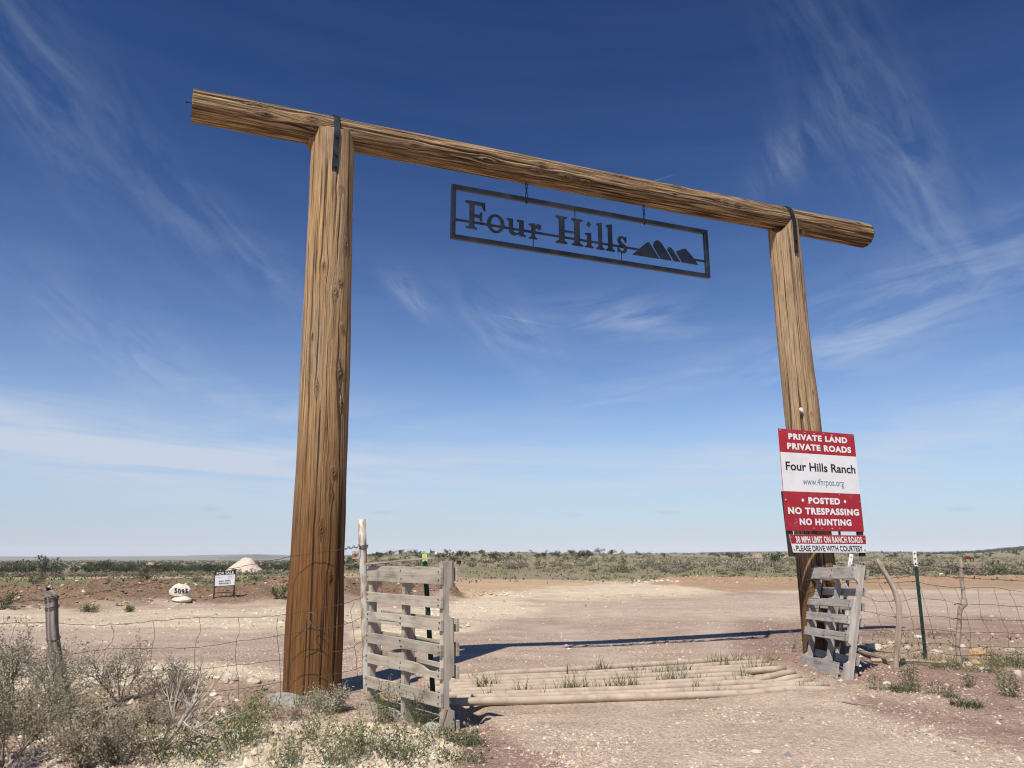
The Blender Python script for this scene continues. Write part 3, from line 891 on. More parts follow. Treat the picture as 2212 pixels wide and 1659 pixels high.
# ------------------------------------------------------------------ hanging steel sign
def hs(u, v, off=0.0):
    """sign face: u along gate from its left edge, v up from its bottom"""
    return gate(1.20 + u, off, 4.150 + v + .010 * u)
SW, SH = 3.09, .585
sign = empty('hanging_sign', hs(SW / 2, 0), 'dark steel sign with cut-out words Four Hills and four peaks hanging under the log beam', 'sign')
def sbar(u0, v0, u1, v1, w, dep, name='frame_bar', off=0.0):
    d = np.array([u1 - u0, v1 - v0]); d = d / np.linalg.norm(d); p = np.array([-d[1], d[0]])
    a = np.array([u0, v0]) - p * w / 2
    e = np.array([u1 - u0, v1 - v0])
    o = hs(a[0], a[1], off - dep / 2)
    V, F = obox(o, hs(a[0] + e[0], a[1] + e[1], off - dep / 2) - o, hs(a[0] + p[0] * w, a[1] + p[1] * w, off - dep / 2) - o, n3 * dep, .003)
    return add(name, V, F, M_SIGNSTEEL, sign)
TB = .045
sbar(0, TB / 2, SW, TB / 2, TB, .045)
sbar(0, SH - TB / 2, SW, SH - TB / 2, TB, .045)
sbar(TB / 2, TB + .001, TB / 2, SH - TB - .001, TB, .0445)
sbar(SW - TB / 2, TB + .001, SW - TB / 2, SH - TB - .001, TB, .0445)
# letters: (x, y) outlines in units of cap height, serif face
def arc(cx, cy, rx, ry, a0, a1, n=16):
    return [(cx + rx * math.cos(math.radians(a0 + (a1 - a0) * i / (n - 1))), cy + ry * math.sin(math.radians(a0 + (a1 - a0) * i / (n - 1)))) for i in range(n)]
def stem(x0, x1, y0, y1, sl, sr, st=.10, top='both'):
    """vertical stroke with flared slab serifs, one outline; sl, sr = serif reach"""
    out = [(x0 - sl, y0), (x1 + sr, y0), (x1 + sr, y0 + .05), (x1 + .03, y0 + st)]
    if top == 'both':
        out += [(x1 + .03, y1 - st), (x1 + sr, y1 - .05), (x1 + sr, y1), (x0 - sl, y1), (x0 - sl, y1 - .05), (x0 - .03, y1 - st)]
    elif top == 'left':
        out += [(x1, y1), (x0 - sl * .3, y1 - .02), (x0 - sl * 1.1, y1 - .09), (x0 - sl * 1.1, y1 - .14), (x0, y1 - .15)]
    out += [(x0 - .03, y0 + st), (x0 - sl, y0 + .05)]
    return out
LET = {}
LET['F'] = ([[(-.02, 0), (.46, 0), (.46, .06), (.34, .11), (.34, .44), (.55, .44), (.60, .33), (.68, .33), (.68, .66), (.60, .66), (.56, .56), (.34, .56), (.34, .90), (.66, .90), (.74, .72), (.82, .72), (.80, 1.03), (.0, 1.03), (-.08, .97), (-.02, .93), (.12, .90), (.12, .11), (-.02, .06)]], .86)
LET['o'] = ([arc(.36, .35, .36, .37, 0, 350, 28), arc(.36, .35, .20, .27, 350, 0, 24)], .76)
LET['u'] = ([[(-.02, .70), (-.02, .64), (.08, .58)] + arc(.30, .20, .22, .22, 180, 285, 10) + [(.52, .06), (.54, -.01), (.82, -.01), (.82, .05), (.72, .10), (.72, .70), (.42, .70), (.42, .64), (.52, .58), (.52, .20)] + arc(.40, .22, .12, .11, 0, -110, 6) + arc(.36, .22, .10, .10, 250, 180, 5) + [(.26, .70)]], .86)
LET['r'] = ([[(-.04, 0), (.40, 0), (.40, .06), (.30, .11), (.30, .42), (.36, .52), (.42, .50), (.50, .42), (.62, .52), (.60, .66), (.46, .72), (.36, .68), (.30, .60), (.30, .71), (.0, .68), (-.05, .62), (.10, .56), (.10, .11), (-.04, .06)]], .66)
LET['H'] = ([[(-.06, 0), (.38, 0), (.38, .06), (.28, .12), (.28, .44), (.66, .44), (.66, .12), (.56, .06), (.56, 0), (1.0, 0), (1.0, .06), (.88, .12), (.88, .90), (1.0, .96), (1.0, 1.02), (.56, 1.02), (.56, .96), (.66, .90), (.66, .52), (.28, .52), (.28, .90), (.38, .96), (.38, 1.02), (-.06, 1.02), (-.06, .96), (.06, .90), (.06, .12), (-.06, .06)]], 1.04)
LET['i'] = ([[(-.06, 0), (.36, 0), (.36, .06), (.26, .11), (.26, .72), (-.02, .68), (-.06, .62), (.05, .57), (.05, .11), (-.06, .06)]], .42)
LET['l'] = ([[(-.06, 0), (.36, 0), (.36, .06), (.26, .11), (.26, 1.04), (.0, 1.0), (-.06, .94), (.05, .89), (.05, .11), (-.06, .06)]], .42)
LET['s'] = ([[(.02, .24), (.02, .0), (.09, .0), (.13, .05), (.26, -.02), (.42, .01), (.52, .12), (.52, .28), (.40, .38), (.24, .45), (.19, .52), (.22, .60), (.30, .62), (.38, .56), (.44, .46), (.50, .46), (.50, .70), (.44, .70), (.41, .66), (.28, .72), (.12, .68), (.03, .57), (.05, .42), (.17, .32), (.32, .25), (.36, .17), (.31, .09), (.22, .08), (.13, .15), (.09, .24)]], .58)
LET['dot'] = ([[(.15, .78), (.27, .92), (.15, 1.10), (.03, .92)]], .3)
def letter(ch, u0, v0, size, off=.012, th=.010, wide=1.0):
    outl, adv = LET[ch]
    cu = bpy.data.curves.new('l', 'CURVE')
    cu.dimensions = '2D'; cu.fill_mode = 'BOTH'; cu.extrude = th / 2
    for pl in outl:
        sp = cu.splines.new('POLY'); sp.points.add(len(pl) - 1); sp.use_cyclic_u = True
        for p_, (a, b) in zip(sp.points, pl):
            p_.co = (a * size * wide, b * size, 0, 1)
    o = bpy.data.objects.new('l', cu); COL.objects.link(o)
    me = bpy.data.meshes.new_from_object(o.evaluated_get(bpy.context.evaluated_depsgraph_get()))
    V = [v.co[:] for v in me.vertices]; F = [tuple(p.vertices) for p in me.polygons]
    bpy.data.objects.remove(o); bpy.data.curves.remove(cu); bpy.data.meshes.remove(me)
    P = [hs(u0 + a, v0 + b, off + c_) for a, b, c_ in V]
    return add('letter', P, F, M_SIGNSTEEL, sign)
# (glyph, left edge u, baseline v, cap size)
LTR = [('F', .159, .132, .296, .83), ('o', .379, .132, .28, .94), ('u', .595, .139, .254, 1.02), ('r', .846, .128, .25, .88), ('H', 1.166, .131, .304, .99), ('i', 1.503, .133, .241, 1.04), ('dot', 1.505, .183, .235, 1.0), ('l', 1.640, .130, .304, .77), ('l', 1.760, .131, .304, .83), ('s', 1.883, .133, .277, .85)]
for ch, u, v, sz, wd in LTR:
    letter(ch, u, v, sz, wide=wd)
sbar(TB + .001, .212, 2.16, .212, .028, .008, 'rail')
sbar(2.86, .20, SW - TB - .001, .20, .028, .008, 'rail')
for poly in ([(2.065, .133), (2.255, .300), (2.28, .318), (2.300, .305), (2.417, .135)],
             [(2.342, .283), (2.355, .325), (2.385, .352), (2.420, .352), (2.455, .325), (2.52, .24), (2.581, .137), (2.435, .137)],
             [(2.529, .264), (2.540, .290), (2.572, .297), (2.600, .275), (2.693, .137), (2.61, .137)],
             [(2.641, .256), (2.740, .305), (2.775, .308), (2.856, .232), (2.936, .135), (2.72, .137)]):
    V, F = extrude(poly, hs(0, 0, .006), (hs(1, 0) - hs(0, 0)), up3, n3 * .010)
    add('peak', V, F, M_SIGNSTEEL, sign)
for u, v0, v1 in ((.893, TB, .15), (1.942, TB, .14), (1.384, .42, SH - TB)):
    sbar(u, v0, u, v1, .010, .009, 'pin')
for u in (.82, 2.25):
    b = hs(u, SH)
    top_z = beam_z(1.2 + u) - .135
    pts = [b + up3 * .002, b + up3 * .03]
    V, F = tube([b - up3 * (TB + .02), b - up3 * (TB + .008), b + up3 * .012], .009, 8)
    add('eye_bolt', V, F, M_BLACK, sign)
    zl = np.linspace(b[2] + .012, top_z + .02, 5)
    for k in range(4):
        z0, z1 = zl[k], zl[k + 1]
        c = np.array([b[0], b[1], (z0 + z1) / 2]); hh = (z1 - z0) / 2 + .007
        side = g3 if k % 2 == 0 else n3
        ring = [c + side * .012 * math.cos(a) + up3 * hh * math.sin(a) for a in np.linspace(0, 2 * math.pi, 15)]
        V, F = tubes([(ring, .0045)], 6)
        add('chain_link', V, F, M_BLACK, sign)

# ------------------------------------------------------------------ boards on the right post
PS0, PS1, PZ0, PZ1 = 4.887, 5.977, 1.356, 2.450
POFF = .238
def bs(u, v, off=0.0):
    return gate(PS0 + (PS1 - PS0) * u, POFF + off, PZ1 + (PZ0 - PZ1) * v)
big = empty('private_land_sign', bs(.5, 1), 'large red and white sign reading PRIVATE LAND on the right gate post', 'sign')
V, F = obox(bs(0, 1, -.006), bs(1, 1, -.006) - bs(0, 1, -.006), up3 * (PZ1 - PZ0), n3 * .006, .001)
add('panel', V, F, M_RED, big)
q = [bs(0.0015, .620, .0012), bs(.9985, .620, .0012), bs(.9985, .236, .0012), bs(.0015, .236, .0012)]
add('white_band', q, [(0, 1, 2, 3)], M_WHITE, big)
def bprint(body, u0, u1, v0, v1, mat, **k):
    return lettering(body, (bs(u0, v0), bs(u1, v0), bs(u0, v1)), mat, big, **k)
bprint('PRIVATE LAND', .12, .895, .038, .103, M_TEXTW, bold=.052, spacing=1.16)
bprint('PRIVATE ROADS', .095, .935, .135, .203, M_TEXTW, bold=.052, spacing=1.16)
bprint('Four Hills Ranch', .055, .965, .322, .412, M_TEXTK, bold=.02)
bprint('www.4hrpoa.org', .255, .79, .478, .548, M_TEXTB, bold=-.003)
bprint('POSTED', .305, .715, .668, .735, M_TEXTW, bold=.052, spacing=1.16)
for u in (.235, .782):
    c = bs(u, .702, .0015)
    add('bullet', [c + n3 * .0 + g3 * .017 * math.cos(a) + up3 * .017 * math.sin(a) for a in np.linspace(0, 6.283, 17)[:-1]], [tuple(range(16))], M_TEXTW, big)
bprint('NO TRESPASSING', .038, .955, .770, .840, M_TEXTW, bold=.052, spacing=1.16)
bprint('NO HUNTING', .170, .838, .876, .944, M_TEXTW, bold=.052, spacing=1.16)
for (u, v) in ((.02, .018), (.335, .024), (.455, .03), (.585, .022), (.69, .028), (.985, .02), (.022, .705), (.982, .70), (.345, .975), (.448, .975), (.578, .975), (.68, .972)):
    V, F = tube([bs(u, v, -.002), bs(u, v, .008)], [.011, .009], 8)
    add('bolt', V, F, M_RUST, big)
wr = np.random.default_rng(12)
for (u, v, ln) in ((.085, .815, .012), (.125, .905, .03), (.135, .925, .02), (.11, .935, .015), (.955, .93, .010), (.30, .21, .008), (.72, .64, .012), (.90, .16, .010)):
    dx_, dy_ = wr.normal() * .004, ln
    c = bs(u, v, .0016)
    add('paint_chip', [c, c + g3 * .004 + up3 * .3 * ln, c + g3 * (dx_ + .003) + up3 * ln, c + g3 * (dx_ - .003) + up3 * .6 * ln], [(0, 1, 2, 3)], M_TEXTW, big)
for (u0, u1) in ((.005, .07), (.925, .99)):          # battens behind, reaching below the small board
    lean = .03 if u0 < .5 else .012
    o = bs(u0, .62, -.046)
    V, F = obox(o, bs(u1, .62, -.046) - o, bs(u0 + lean, 1.245, -.046) - o, n3 * .036, .003)
    add('batten', V, F, M_BATTEN, big)
for u in (.345, .68):
    o = bs(u, .93, -.03)
    V, F = obox(o, g3 * .018, -up3 * .13, n3 * .020, .002)
    add('bracket', V, F, M_BATTEN, big)
SQ = [gate(4.915, POFF + .006, 1.316), gate(5.985, POFF + .006, 1.316), gate(4.952, POFF + .004, 1.131), gate(5.973, POFF + .004, 1.131)]
def ss(u, v, off=0.0):
    a = SQ[0] * (1 - u) + SQ[1] * u; b = SQ[2] * (1 - u) + SQ[3] * u
    return a * (1 - v) + b * v + n3 * off
small = empty('speed_limit_sign', ss(.5, 1), 'narrow red and white 30 MPH sign below the large sign on the right post', 'sign')
V = [ss(a, b, o) for o in (-.005, 0) for a, b in ((0, 1), (1, 1), (1, 0), (0, 0))]
add('panel', V, box_faces(), M_WHITE, small)
add('red_band', [ss(.001, .5, .0012), ss(.999, .5, .0012), ss(.999, .004, .0012), ss(.001, .004, .0012)], [(0, 1, 2, 3)], M_RED, small)
lettering('30 MPH LIMIT ON RANCH ROADS', (ss(.065, .07), ss(.94, .05), ss(.065, .46)), M_TEXTW, small, bold=.034, spacing=1.05)
lettering('PLEASE DRIVE WITH COURTESY', (ss(.045, .59), ss(.94, .59), ss(.045, .92)), M_TEXTK, small, bold=.012)
for (u, v) in ((.018, .16), (.975, .2), (.02, .82), (.978, .84)):
    V, F = tube([ss(u, v, -.002), ss(u, v, .007)], [.010, .008], 8)
    add('bolt', V, F, M_RUST, small)

# ------------------------------------------------------------------ pallets
def notched(L, D, notches, dn, side, rg):
    """stringer outline in (along, depth); side 0: notches cut in the depth=0 edge, 1: in the depth=D edge"""
    e = []
    for a, b in notches:
        r = .03
        e += [(a, 0), (a + .008, dn * .55), (a + r, dn), (b - r, dn), (b - .008, dn * .55), (b, 0)]
    lo = [(0, 0)] + e + [(L, 0)]
    if side == 0:
        return lo + [(L, D), (0, D)]
    return [(0, 0), (L, 0)] + [(x, D - y) for x, y in reversed(lo)][0:]
def pallet(name, label, mat, O, ex, up, Wd, Hh, front, back, notches, side, seed, str_ext=0.0, nails=True):
    """O: lower corner of the visible deck (far side); ex: along the deck boards; up: along the stringers"""
    ex = np.asarray(ex, float) / np.linalg.norm(ex); up = np.asarray(up, float); up = up - ex * (up @ ex); up /= np.linalg.norm(up)
    nz = np.cross(ex, up)                         # faces the viewer's side of the deck
    root = empty(name, O, label, 'pallet', 'old pallets closing the gaps beside the cattle guard')
    T = .018; D = .088
    st_x = (.002, Wd / 2 - .02, Wd - .042)
    for i, sx_ in enumerate(st_x):
        out = notched(Hh, D, notches, .040, side, None)
        o = O + ex * sx_ - nz * (T + .001) + up * (str_ext if i == 2 else 0)
        V, F = extrude(out, o, up, -nz, ex * .038)
        gr = np.array([((v - O) @ up + seed + i, (v - O) @ nz + i * 3, seed + i) for v in V])
        add('stringer', V, F, mat, root, grain=gr)
    k = 0
    for lst, off, lbl in ((front, 0.0, 'deck_board'), (back, -(T + D + .002) - T, 'back_board')):
        for bd in lst:
            v0, v1 = bd[0], bd[1]
            sk = bd[2] if len(bd) > 2 else 0.0
            edge = bd[3] if len(bd) > 3 else None
            x0 = bd[4] if len(bd) > 4 else 0.0
            x1 = bd[5] if len(bd) > 5 else Wd
            dirx = ex + up * sk
            o = O + up * v0 + ex * x0 + nz * (off - T)
            V, F, gr = board(o, dirx / np.linalg.norm(dirx), up, nz, x1 - x0, v1 - v0, T, seed * 31 + k, edge=edge, jag=.0032)
            b = add(lbl, V, F, mat, root, grain=gr)
            if nails and off == 0:
                parts = []
                for sx_ in st_x:
                    for q in (.25, .75):
                        if x0 - .01 <= sx_ <= x1:
                            c = O + ex * (sx_ + .019 + random.uniform(-.008, .008)) + up * (v0 + (v1 - v0) * q + sk * sx_) + nz * .0005
                            V2, F2 = tube([c - nz * .004, c + nz * .003], .0058, 5, cap=False)
                            parts.append((V2, F2))
                if parts:
                    V2, F2 = join(parts)[:2]
                    add('nail_heads', V2, F2, M_BLACK, b, kind='stuff')
            k += 1
    return root, ex, up, nz
# left pallet: far lower corner and near lower corner of its visible face
LP0 = np.array([-1.075, 5.79, -.03]); LP1 = np.array([-.445, 5.02, -.03])
lx = LP1 - LP0; LW = np.linalg.norm(lx)
def brk_bottom(t):
    return (0, .55 * max(0, min(1, (t - .45) / .1)) if t > .45 else 0)
def brk_scoop(t):
    return (0, .52 * math.exp(-((t - .88) / .10) ** 2) if t < .985 else .0)
KP = .885
frontL = [(1.065, 1.195, 0), (.895, .982, .0), (.735, .822, 0), (.565, .650, 0), (.405, .490, 0, brk_scoop), (.215, .312, -.0), (-.02, .115, 0, brk_bottom)]
backL = [(1.09, 1.185), (.722, .815), (.552, .645), (.392, .485), (-.01, .11)]
frontL = [(b[0] * KP + .003, b[1] * KP - .003) + tuple(b[2:]) for b in frontL]; backL = [(a * KP, b_ * KP) for a, b_ in backL]
rootL, exL, upL, nzL = pallet('pallet', 'upright grey pallet with seven deck boards beside the left gate post', M_BOARD, LP0, lx, (-.035, .0, 1), LW, 1.06, frontL, backL, [(.13, .34), (.69, .91)], 1, 4, .03)
# split plank lying on the top edge, loose stick leaning at the bottom corner
V, F, gr = board(LP0 + upL * 1.062 + exL * .03 - nzL * .05, exL + upL * .055, nzL, upL, .84, .075, .012, 77, jag=.012, edge=lambda t: (0, .75 * t))
add('broken_plank', V, F, M_BOARD, rootL, grain=gr)
# right pallet: leaning
RP1 = G(1817, 1470); RP0 = RP1 + np.array([-.01, .99, -.035])
rx = RP1 - RP0
rup = np.array([.235, .03, 1.0])
frontR = [(1.055, 1.185, 0), (.745, .83, 0), (.575, .665, 0), (.395, .485, 0), (-.005, .165, .0, lambda t: (0, 0), 0, .88)]
backR = [(1.07, 1.185), (.90, .985), (.74, .82), (.575, .655), (.40, .48), (.18, .26), (.0, .10)]
KR = .88
frontR = [(b[0] * KR, b[1] * KR) + tuple(b[2:]) for b in frontR]; backR = [(a * KR, b_ * KR) for a, b_ in backR]
rootR, exR, upR, nzR = pallet('pallet', 'leaning silver grey pallet with five boards propped before the right gate post', M_BOARDG, RP0, rx, rup, 1.0, 1.07, frontR, backR, [(.15, .34), (.74, .925)], 0, 9)

# ------------------------------------------------------------------ cattle guard
GL = GG; 
guard_root = empty('cattle_guard', gate(2.6, .3, 0), 'cattle guard of dusty parallel steel pipes half buried across the road', 'cattle guard')
fl, fr, bl_, br_ = G(1010, 1553), G(1815, 1487), G(965, 1466), G(1640, 1424)
NP = 9
for k in range(NP):
    t = k / (NP - 1)
    tt = t ** 1.0
    a = fl * (1 - tt) + bl_ * tt; b = fr * (1 - tt) + br_ * tt
    if k in (2, 3): b = a + (b - a) * .985
    dx = b - a
    a = a - dx * (.02 if k % 2 else .06) * 1.0
    P = []
    for s_ in np.linspace(0, 1, 26):
        p = a + (b - a) * s_
        p[2] = .8 * (tz(p[0], p[1]) + .030) * sstep(.1, .2, s_) * sstep(1.0, .8, s_) - .006 + .003 * math.sin(k * 2.1 + s_ * 5)
        P.append(p)
    P[0][2] = P[1][2] = P[2][2] = -.004
    V, F = tube(P, .031, 14)
    add('pipe', V, F, M_PIPE, guard_root, smooth=False)
for me_ in [o.data for o in guard_root.children]:
    me_.polygons.foreach_set('use_smooth', np.ones(len(me_.polygons), bool))

# ------------------------------------------------------------------ steel posts and stakes
def tpost(base, top, mats, label, name='steel_fence_post', wide=.035, split=.2, facing=None):
    base, top = np.asarray(base, float), np.asarray(top, float)
    root = empty(name, base, label, 'fence post')
    T = top - base; L = np.linalg.norm(T); T /= L
    fx = np.asarray(facing if facing is not None else (1, 0, 0), float); fx = fx - T * (fx @ T); fx /= np.linalg.norm(fx)
    fy = np.cross(T, fx)                                  # away from / towards viewer
    sec = [(-wide / 2, -.003), (wide / 2, -.003), (wide / 2, .003), (.004, .004), (.003, .034), (-.003, .034), (-.004, .004), (-wide / 2, .003)]
    for (z0, z1, mt, nm) in ((-.25, L * (1 - split), mats[0], 'shaft'), (L * (1 - split), L, mats[1], 'painted_tip')):
        V, F = extrude(sec, base + T * z0, fx, fy, T * (z1 - z0))
        add(nm, V, F, mt, root)
    parts = []
    for z in np.arange(.10, L - .02, .055):
        V, F = obox(base + T * z - fx * .007 - fy * .0085, fx * .014, fy * .0055, T * .018)
        parts.append((V, F))
    V, F = join(parts)[:2]
    add('studs', V, F, mats[2], root, kind='stuff')
    return root
vdir = lambda p: np.array([p[1], -p[0], 0]) / math.hypot(p[0], p[1])
def from_px(bx, by, tx, ty, dy=0.0, y=None):
    b = G(bx, by) if y is None else on_plane_y(bx, by, y)
    t = on_plane_y(tx, ty, b[1] + dy)
    return b, t
b, t = from_px(2000, 1424, 1975, 1190)
tpost(b, t, (M_GREENPOST, M_WHITEPOST, M_GREENPOST), 'dark green steel fence post with a white tip in the right wire fence', split=.145, facing=vdir(b))
b, t = from_px(1809, 1446, 1844, 1197)
tpost(b + [0, .05, 0], t + [0, .05, 0], (M_SCRATCHED, M_WHITEPOST, M_SCRATCHED), 'scratched white steel post standing inside the right pallet', split=.09, wide=.036, facing=vdir(b))
b, t = from_px(938, 1545, 917, 1196, y=5.55)
tpost(b, t, (M_GREENPOST, M_LIME, M_GREENPOST), 'green steel post with a lime yellow tip behind the left pallet', split=.05, wide=.036, facing=vdir(b))
# rusty white pipe
b = np.array([-1.16, 6.42, -.15]); t = on_plane_y(781.5, 1122, 6.36)
pr = empty('pipe_post', [b[0], b[1], 0], 'rust streaked white steel pipe standing behind the left pallet', 'post')
V, F = tube([b + (t - b) * s_ for s_ in np.linspace(0, 1, 8)], .033, 20)
o = add('pipe', V, F, M_WHITEPIPE, pr); o.data.polygons.foreach_set('use_smooth', np.array([len(p.vertices) == 4 for p in o.data.polygons]))
pc = on_plane_y(768, 1199, 6.36)
tab = add('tab', *extrude([(-.028, -.032), (.034, -.03), (.034, .03), (-.026, .034)], pc, (1, .15, 0), (.02, 0, 1), (0.0015, .008, 0)), M_RUST, pr)
V, F = tube([pc + np.array([0, -.004, 0]), pc + np.array([0, .0, 0])], .0085, 10)
add('hole', V, F, M_DARK, tab)
def wobble(P, amp, seed):
    P = np.array(P, float); rg = np.random.default_rng(seed)
    P[1:-1] += (rg.random((len(P) - 2, 3)) - .5) * 2 * amp
    return P
parts = []
wc = on_plane_y(785, 1181, 6.37)
for k in range(3):
    an = np.linspace(0, 2 * math.pi, 19)
    parts.append((np.stack([wc[0] + .037 * np.cos(an), wc[1] + .037 * np.sin(an), wc[2] + .006 * k - .008 + .01 * np.sin(an + k)], 1), .003))
V, F = tubes(parts, 5)
add('wire_wrap', V, F, M_WIRE, pr, kind='stuff')

def stake(name, pts, r, label, mat, seed, y=None, knots=()):
    b = G(*pts[-1]) if y is None else on_plane_y(*pts[-1], y)
    P = np.array([on_plane_y(px, py, b[1]) for px, py in pts[::-1]])
    P = np.vstack([P[0] - [0, 0, .1], P])
    C = bez(P, 60)
    n, k = len(C), 18
    th = np.linspace(0, 2 * np.pi, k, endpoint=False)
    zz = np.linspace(0, 1, n)
    rad = r * (1.08 - .28 * zz)[:, None] * (1 + .35 * (vn(th[None] * 4 / 6.283, zz[:, None] * 6, seed, 4) - .5) + .25 * (vn(th[None] * 9 / 6.283, zz[:, None] * 14, seed + 1, 9) - .5))
    for (t0, z0, s_) in knots:
        dt = (th - t0 + np.pi) % (2 * np.pi) - np.pi
        rad = rad + s_ * np.exp(-(dt[None] / .7) ** 2 - ((zz[:, None] - z0) / .035) ** 2)
    tp = sstep(1.0, .965, zz)[:, None]
    rad = rad * (.45 + .55 * tp)
    T = np.gradient(C, axis=0); T /= np.linalg.norm(T, axis=1)[:, None]
    U = np.cross(T, [0, 1, 0]); U /= np.linalg.norm(U, axis=1)[:, None]; Wv = np.cross(T, U)
    V = (C[:, None] + rad[..., None] * (U[:, None] * np.cos(th)[None, :, None] + Wv[:, None] * np.sin(th)[None, :, None])).reshape(-1, 3)
    gr = np.stack(np.broadcast_arrays(zz[:, None] * 1.3 + seed, th[None] * r + seed, 0 * zz[:, None] + seed), -1).reshape(-1, 3)
    i = np.arange(n - 1)[:, None] * k; j = np.arange(k)[None]; jn = (j + 1) % k
    F = [tuple(f) for f in np.stack([i + j, i + jn, i + k + jn, i + k + j], -1).reshape(-1, 4).tolist()] + [tuple(range((n - 1) * k, n * k))]
    return add(name, V, F, mat, grain=gr, smooth=True, label=label, category='fence post'), C
stake('wooden_stake', [(1895, 1208), (1911, 1236), (1930, 1270), (1941, 1305), (1943, 1340), (1940, 1376), (1936, 1443)], .027, 'crooked bleached wooden stake bending left in the right wire fence', M_STAKE, 3)
stake('wooden_stake', [(2075, 1207), (2077, 1247), (2081, 1297), (2074, 1318), (2072, 1353), (2069, 1398), (2073, 1437)], .023, 'thin pointed bleached stake with a knot in the right wire fence', M_STAKE, 5, knots=[(math.pi, .62, .03)])

# old split post at the left, ragged head
def old_post():
    b = G(150, 1568)
    P = np.array([on_plane_y(px, py, b[1]) for px, py in ((150, 1572), (140, 1515), (130, 1471), (122, 1426), (114, 1364), (112, 1302), (103, 1259))])
    P[-1][2] += .03
    C = bez(P, 90); n, k = len(C), 40
    th = np.linspace(0, 2 * np.pi, k, endpoint=False); zz = np.linspace(0, 1, n)
    r = .037
    rad = r * (1 + .22 * (vn(th[None] * 5 / 6.283, zz[:, None] * 3, 2, 5) - .5) + .42 * (vn(th[None] * 20 / 6.283, zz[:, None] * 2.2, 3, 20) - .5))
    T = np.gradient(C, axis=0); T /= np.linalg.norm(T, axis=1)[:, None]
    U = np.cross(T, [0, 1, 0]); U /= np.linalg.norm(U, axis=1)[:, None]; Wv = np.cross(T, U)
    # jagged head: each direction ends at its own height, lower to the right
    loss = .01 + .075 * vn(th * 9 / 6.283, th * 0, 4, 9) + .02 * vn(th * 20 / 6.283, th * 0, 3, 20) + .035 * (1 - np.cos(th))
    zcut = (zz[:, None] - np.maximum(0, zz[:, None] - (1 - loss[None])))
    idx = np.clip(zcut * (n - 1), 0, n - 1.001); i0 = idx.astype(int); f = (idx - i0)[..., None]
    Cc = C[i0] * (1 - f) + C[i0 + 1] * f
    V = (Cc + rad[..., None] * (U[:, None] * np.cos(th)[None, :, None] + Wv[:, None] * np.sin(th)[None, :, None])).reshape(-1, 3)
    gr = np.stack(np.broadcast_arrays(zz[:, None] * 1.1, th[None] * r * 1.4, 0 * zz[:, None]), -1).reshape(-1, 3)
    i = np.arange(n - 1)[:, None] * k; j = np.arange(k)[None]; jn = (j + 1) % k
    F = [tuple(f_) for f_ in np.stack([i + j, i + jn, i + k + jn, i + k + j], -1).reshape(-1, 4).tolist()] + [tuple(range((n - 1) * k, n * k))]
    root = empty('wooden_post', b, 'grey weathered wooden post with a split ragged head among the bushes at left', 'fence post')
    add('shaft', V, F, M_OLDPOST, root, grain=gr, smooth=True)
    parts = []
    for zf, nloop in ((.855, 3), (.80, 2), (.60, 1)):
        c = C[int(zf * (n - 1))]
        for q in range(nloop):
            an = np.linspace(0, 2 * math.pi, 17)
            parts.append((np.stack([c[0] + .043 * np.cos(an), c[1] + .043 * np.sin(an), c[2] + .012 * np.sin(an + q) + .006 * q], 1), .0028))
    V, F = tubes(parts, 5)
    add('wire_wrap', V, F, M_WIRE, root, kind='stuff')
    return C
OPC = old_post()

# ------------------------------------------------------------------ wire fences
def fence(name, label, loc):
    return empty(name, loc, label, 'wire fence')
def wire(pts, root, r=.0017, mat=None, nm='wire', amp=.004, seed=0, n=None):
    P = bez(pts, n or max(8, len(pts) * 7))
    P = wobble(P, amp, seed)
    V, F = tubes([(P, r)], 4)
    return add(nm, V, F, mat or M_WIRE, root)
# left: woven wire from beyond the frame, past the old post, over the face of the left gate post to the pallet
def left_y(px):
    return float(np.interp(px, [-250, 103, 400, 617, 740, 785], [5.35, 5.80, 5.97, 6.06, 6.10, 5.84]))
def lp(px, py, dy=0.0):
    return on_plane_y(px, py, left_y(px) + dy)
fl_root = fence('wire_fence', 'slack rusty woven wire fence crossing the left gate post', lp(400, 1500))
ROWS = [
    [(-200, 1352), (0, 1346.6), (103, 1345), (233, 1351), (330, 1342), (430, 1334), (510, 1334), (622, 1327), (690, 1315), (742, 1304), (785, 1289)],
    [(-200, 1432), (0, 1430), (127, 1417), (217, 1404), (330, 1400), (430, 1398), (510, 1386), (600, 1373), (680, 1361), (740, 1350), (785, 1332)],
    [(-200, 1490), (0, 1482), (200, 1462), (330, 1449), (430, 1446), (510, 1437), (617, 1424), (680, 1414), (740, 1405), (785, 1384)],
    [(-200, 1530), (0, 1524), (200, 1510), (330, 1500), (430, 1496), (520, 1487), (617, 1472), (680, 1463), (740, 1453), (785, 1440)],
    [(-200, 1575), (0, 1566), (200, 1556), (330, 1552), (430, 1541), (520, 1534), (617, 1517), (680, 1508), (740, 1499), (785, 1494)],
]
for i, rw in enumerate(ROWS):
    wire([lp(*q) for q in rw], fl_root, .0019, seed=i, n=70)
for i, xs in enumerate(([(35, 1345), (18, 1400), (10, 1440), (0, 1520)], [(240, 1351), (246, 1375), (228, 1404), (222, 1450), (215, 1510)],
                        [(330, 1342), (334, 1372), (328, 1400), (326, 1446), (332, 1500), (330, 1552)], [(430, 1334), (433, 1362), (421, 1395), (421, 1440), (427, 1496), (425, 1541)],
                        [(515, 1334), (517, 1358), (511, 1386), (510, 1436), (516, 1487), (512, 1534)], [(601, 1330), (597, 1352), (599, 1374), (604, 1424), (606, 1472), (604, 1517)],
                        [(764, 1303), (757, 1318), (761, 1345), (766, 1390), (771, 1440), (778, 1496)])):
    wire([lp(*q) for q in xs], fl_root, .0016, nm='stay_wire', seed=40 + i, n=26)
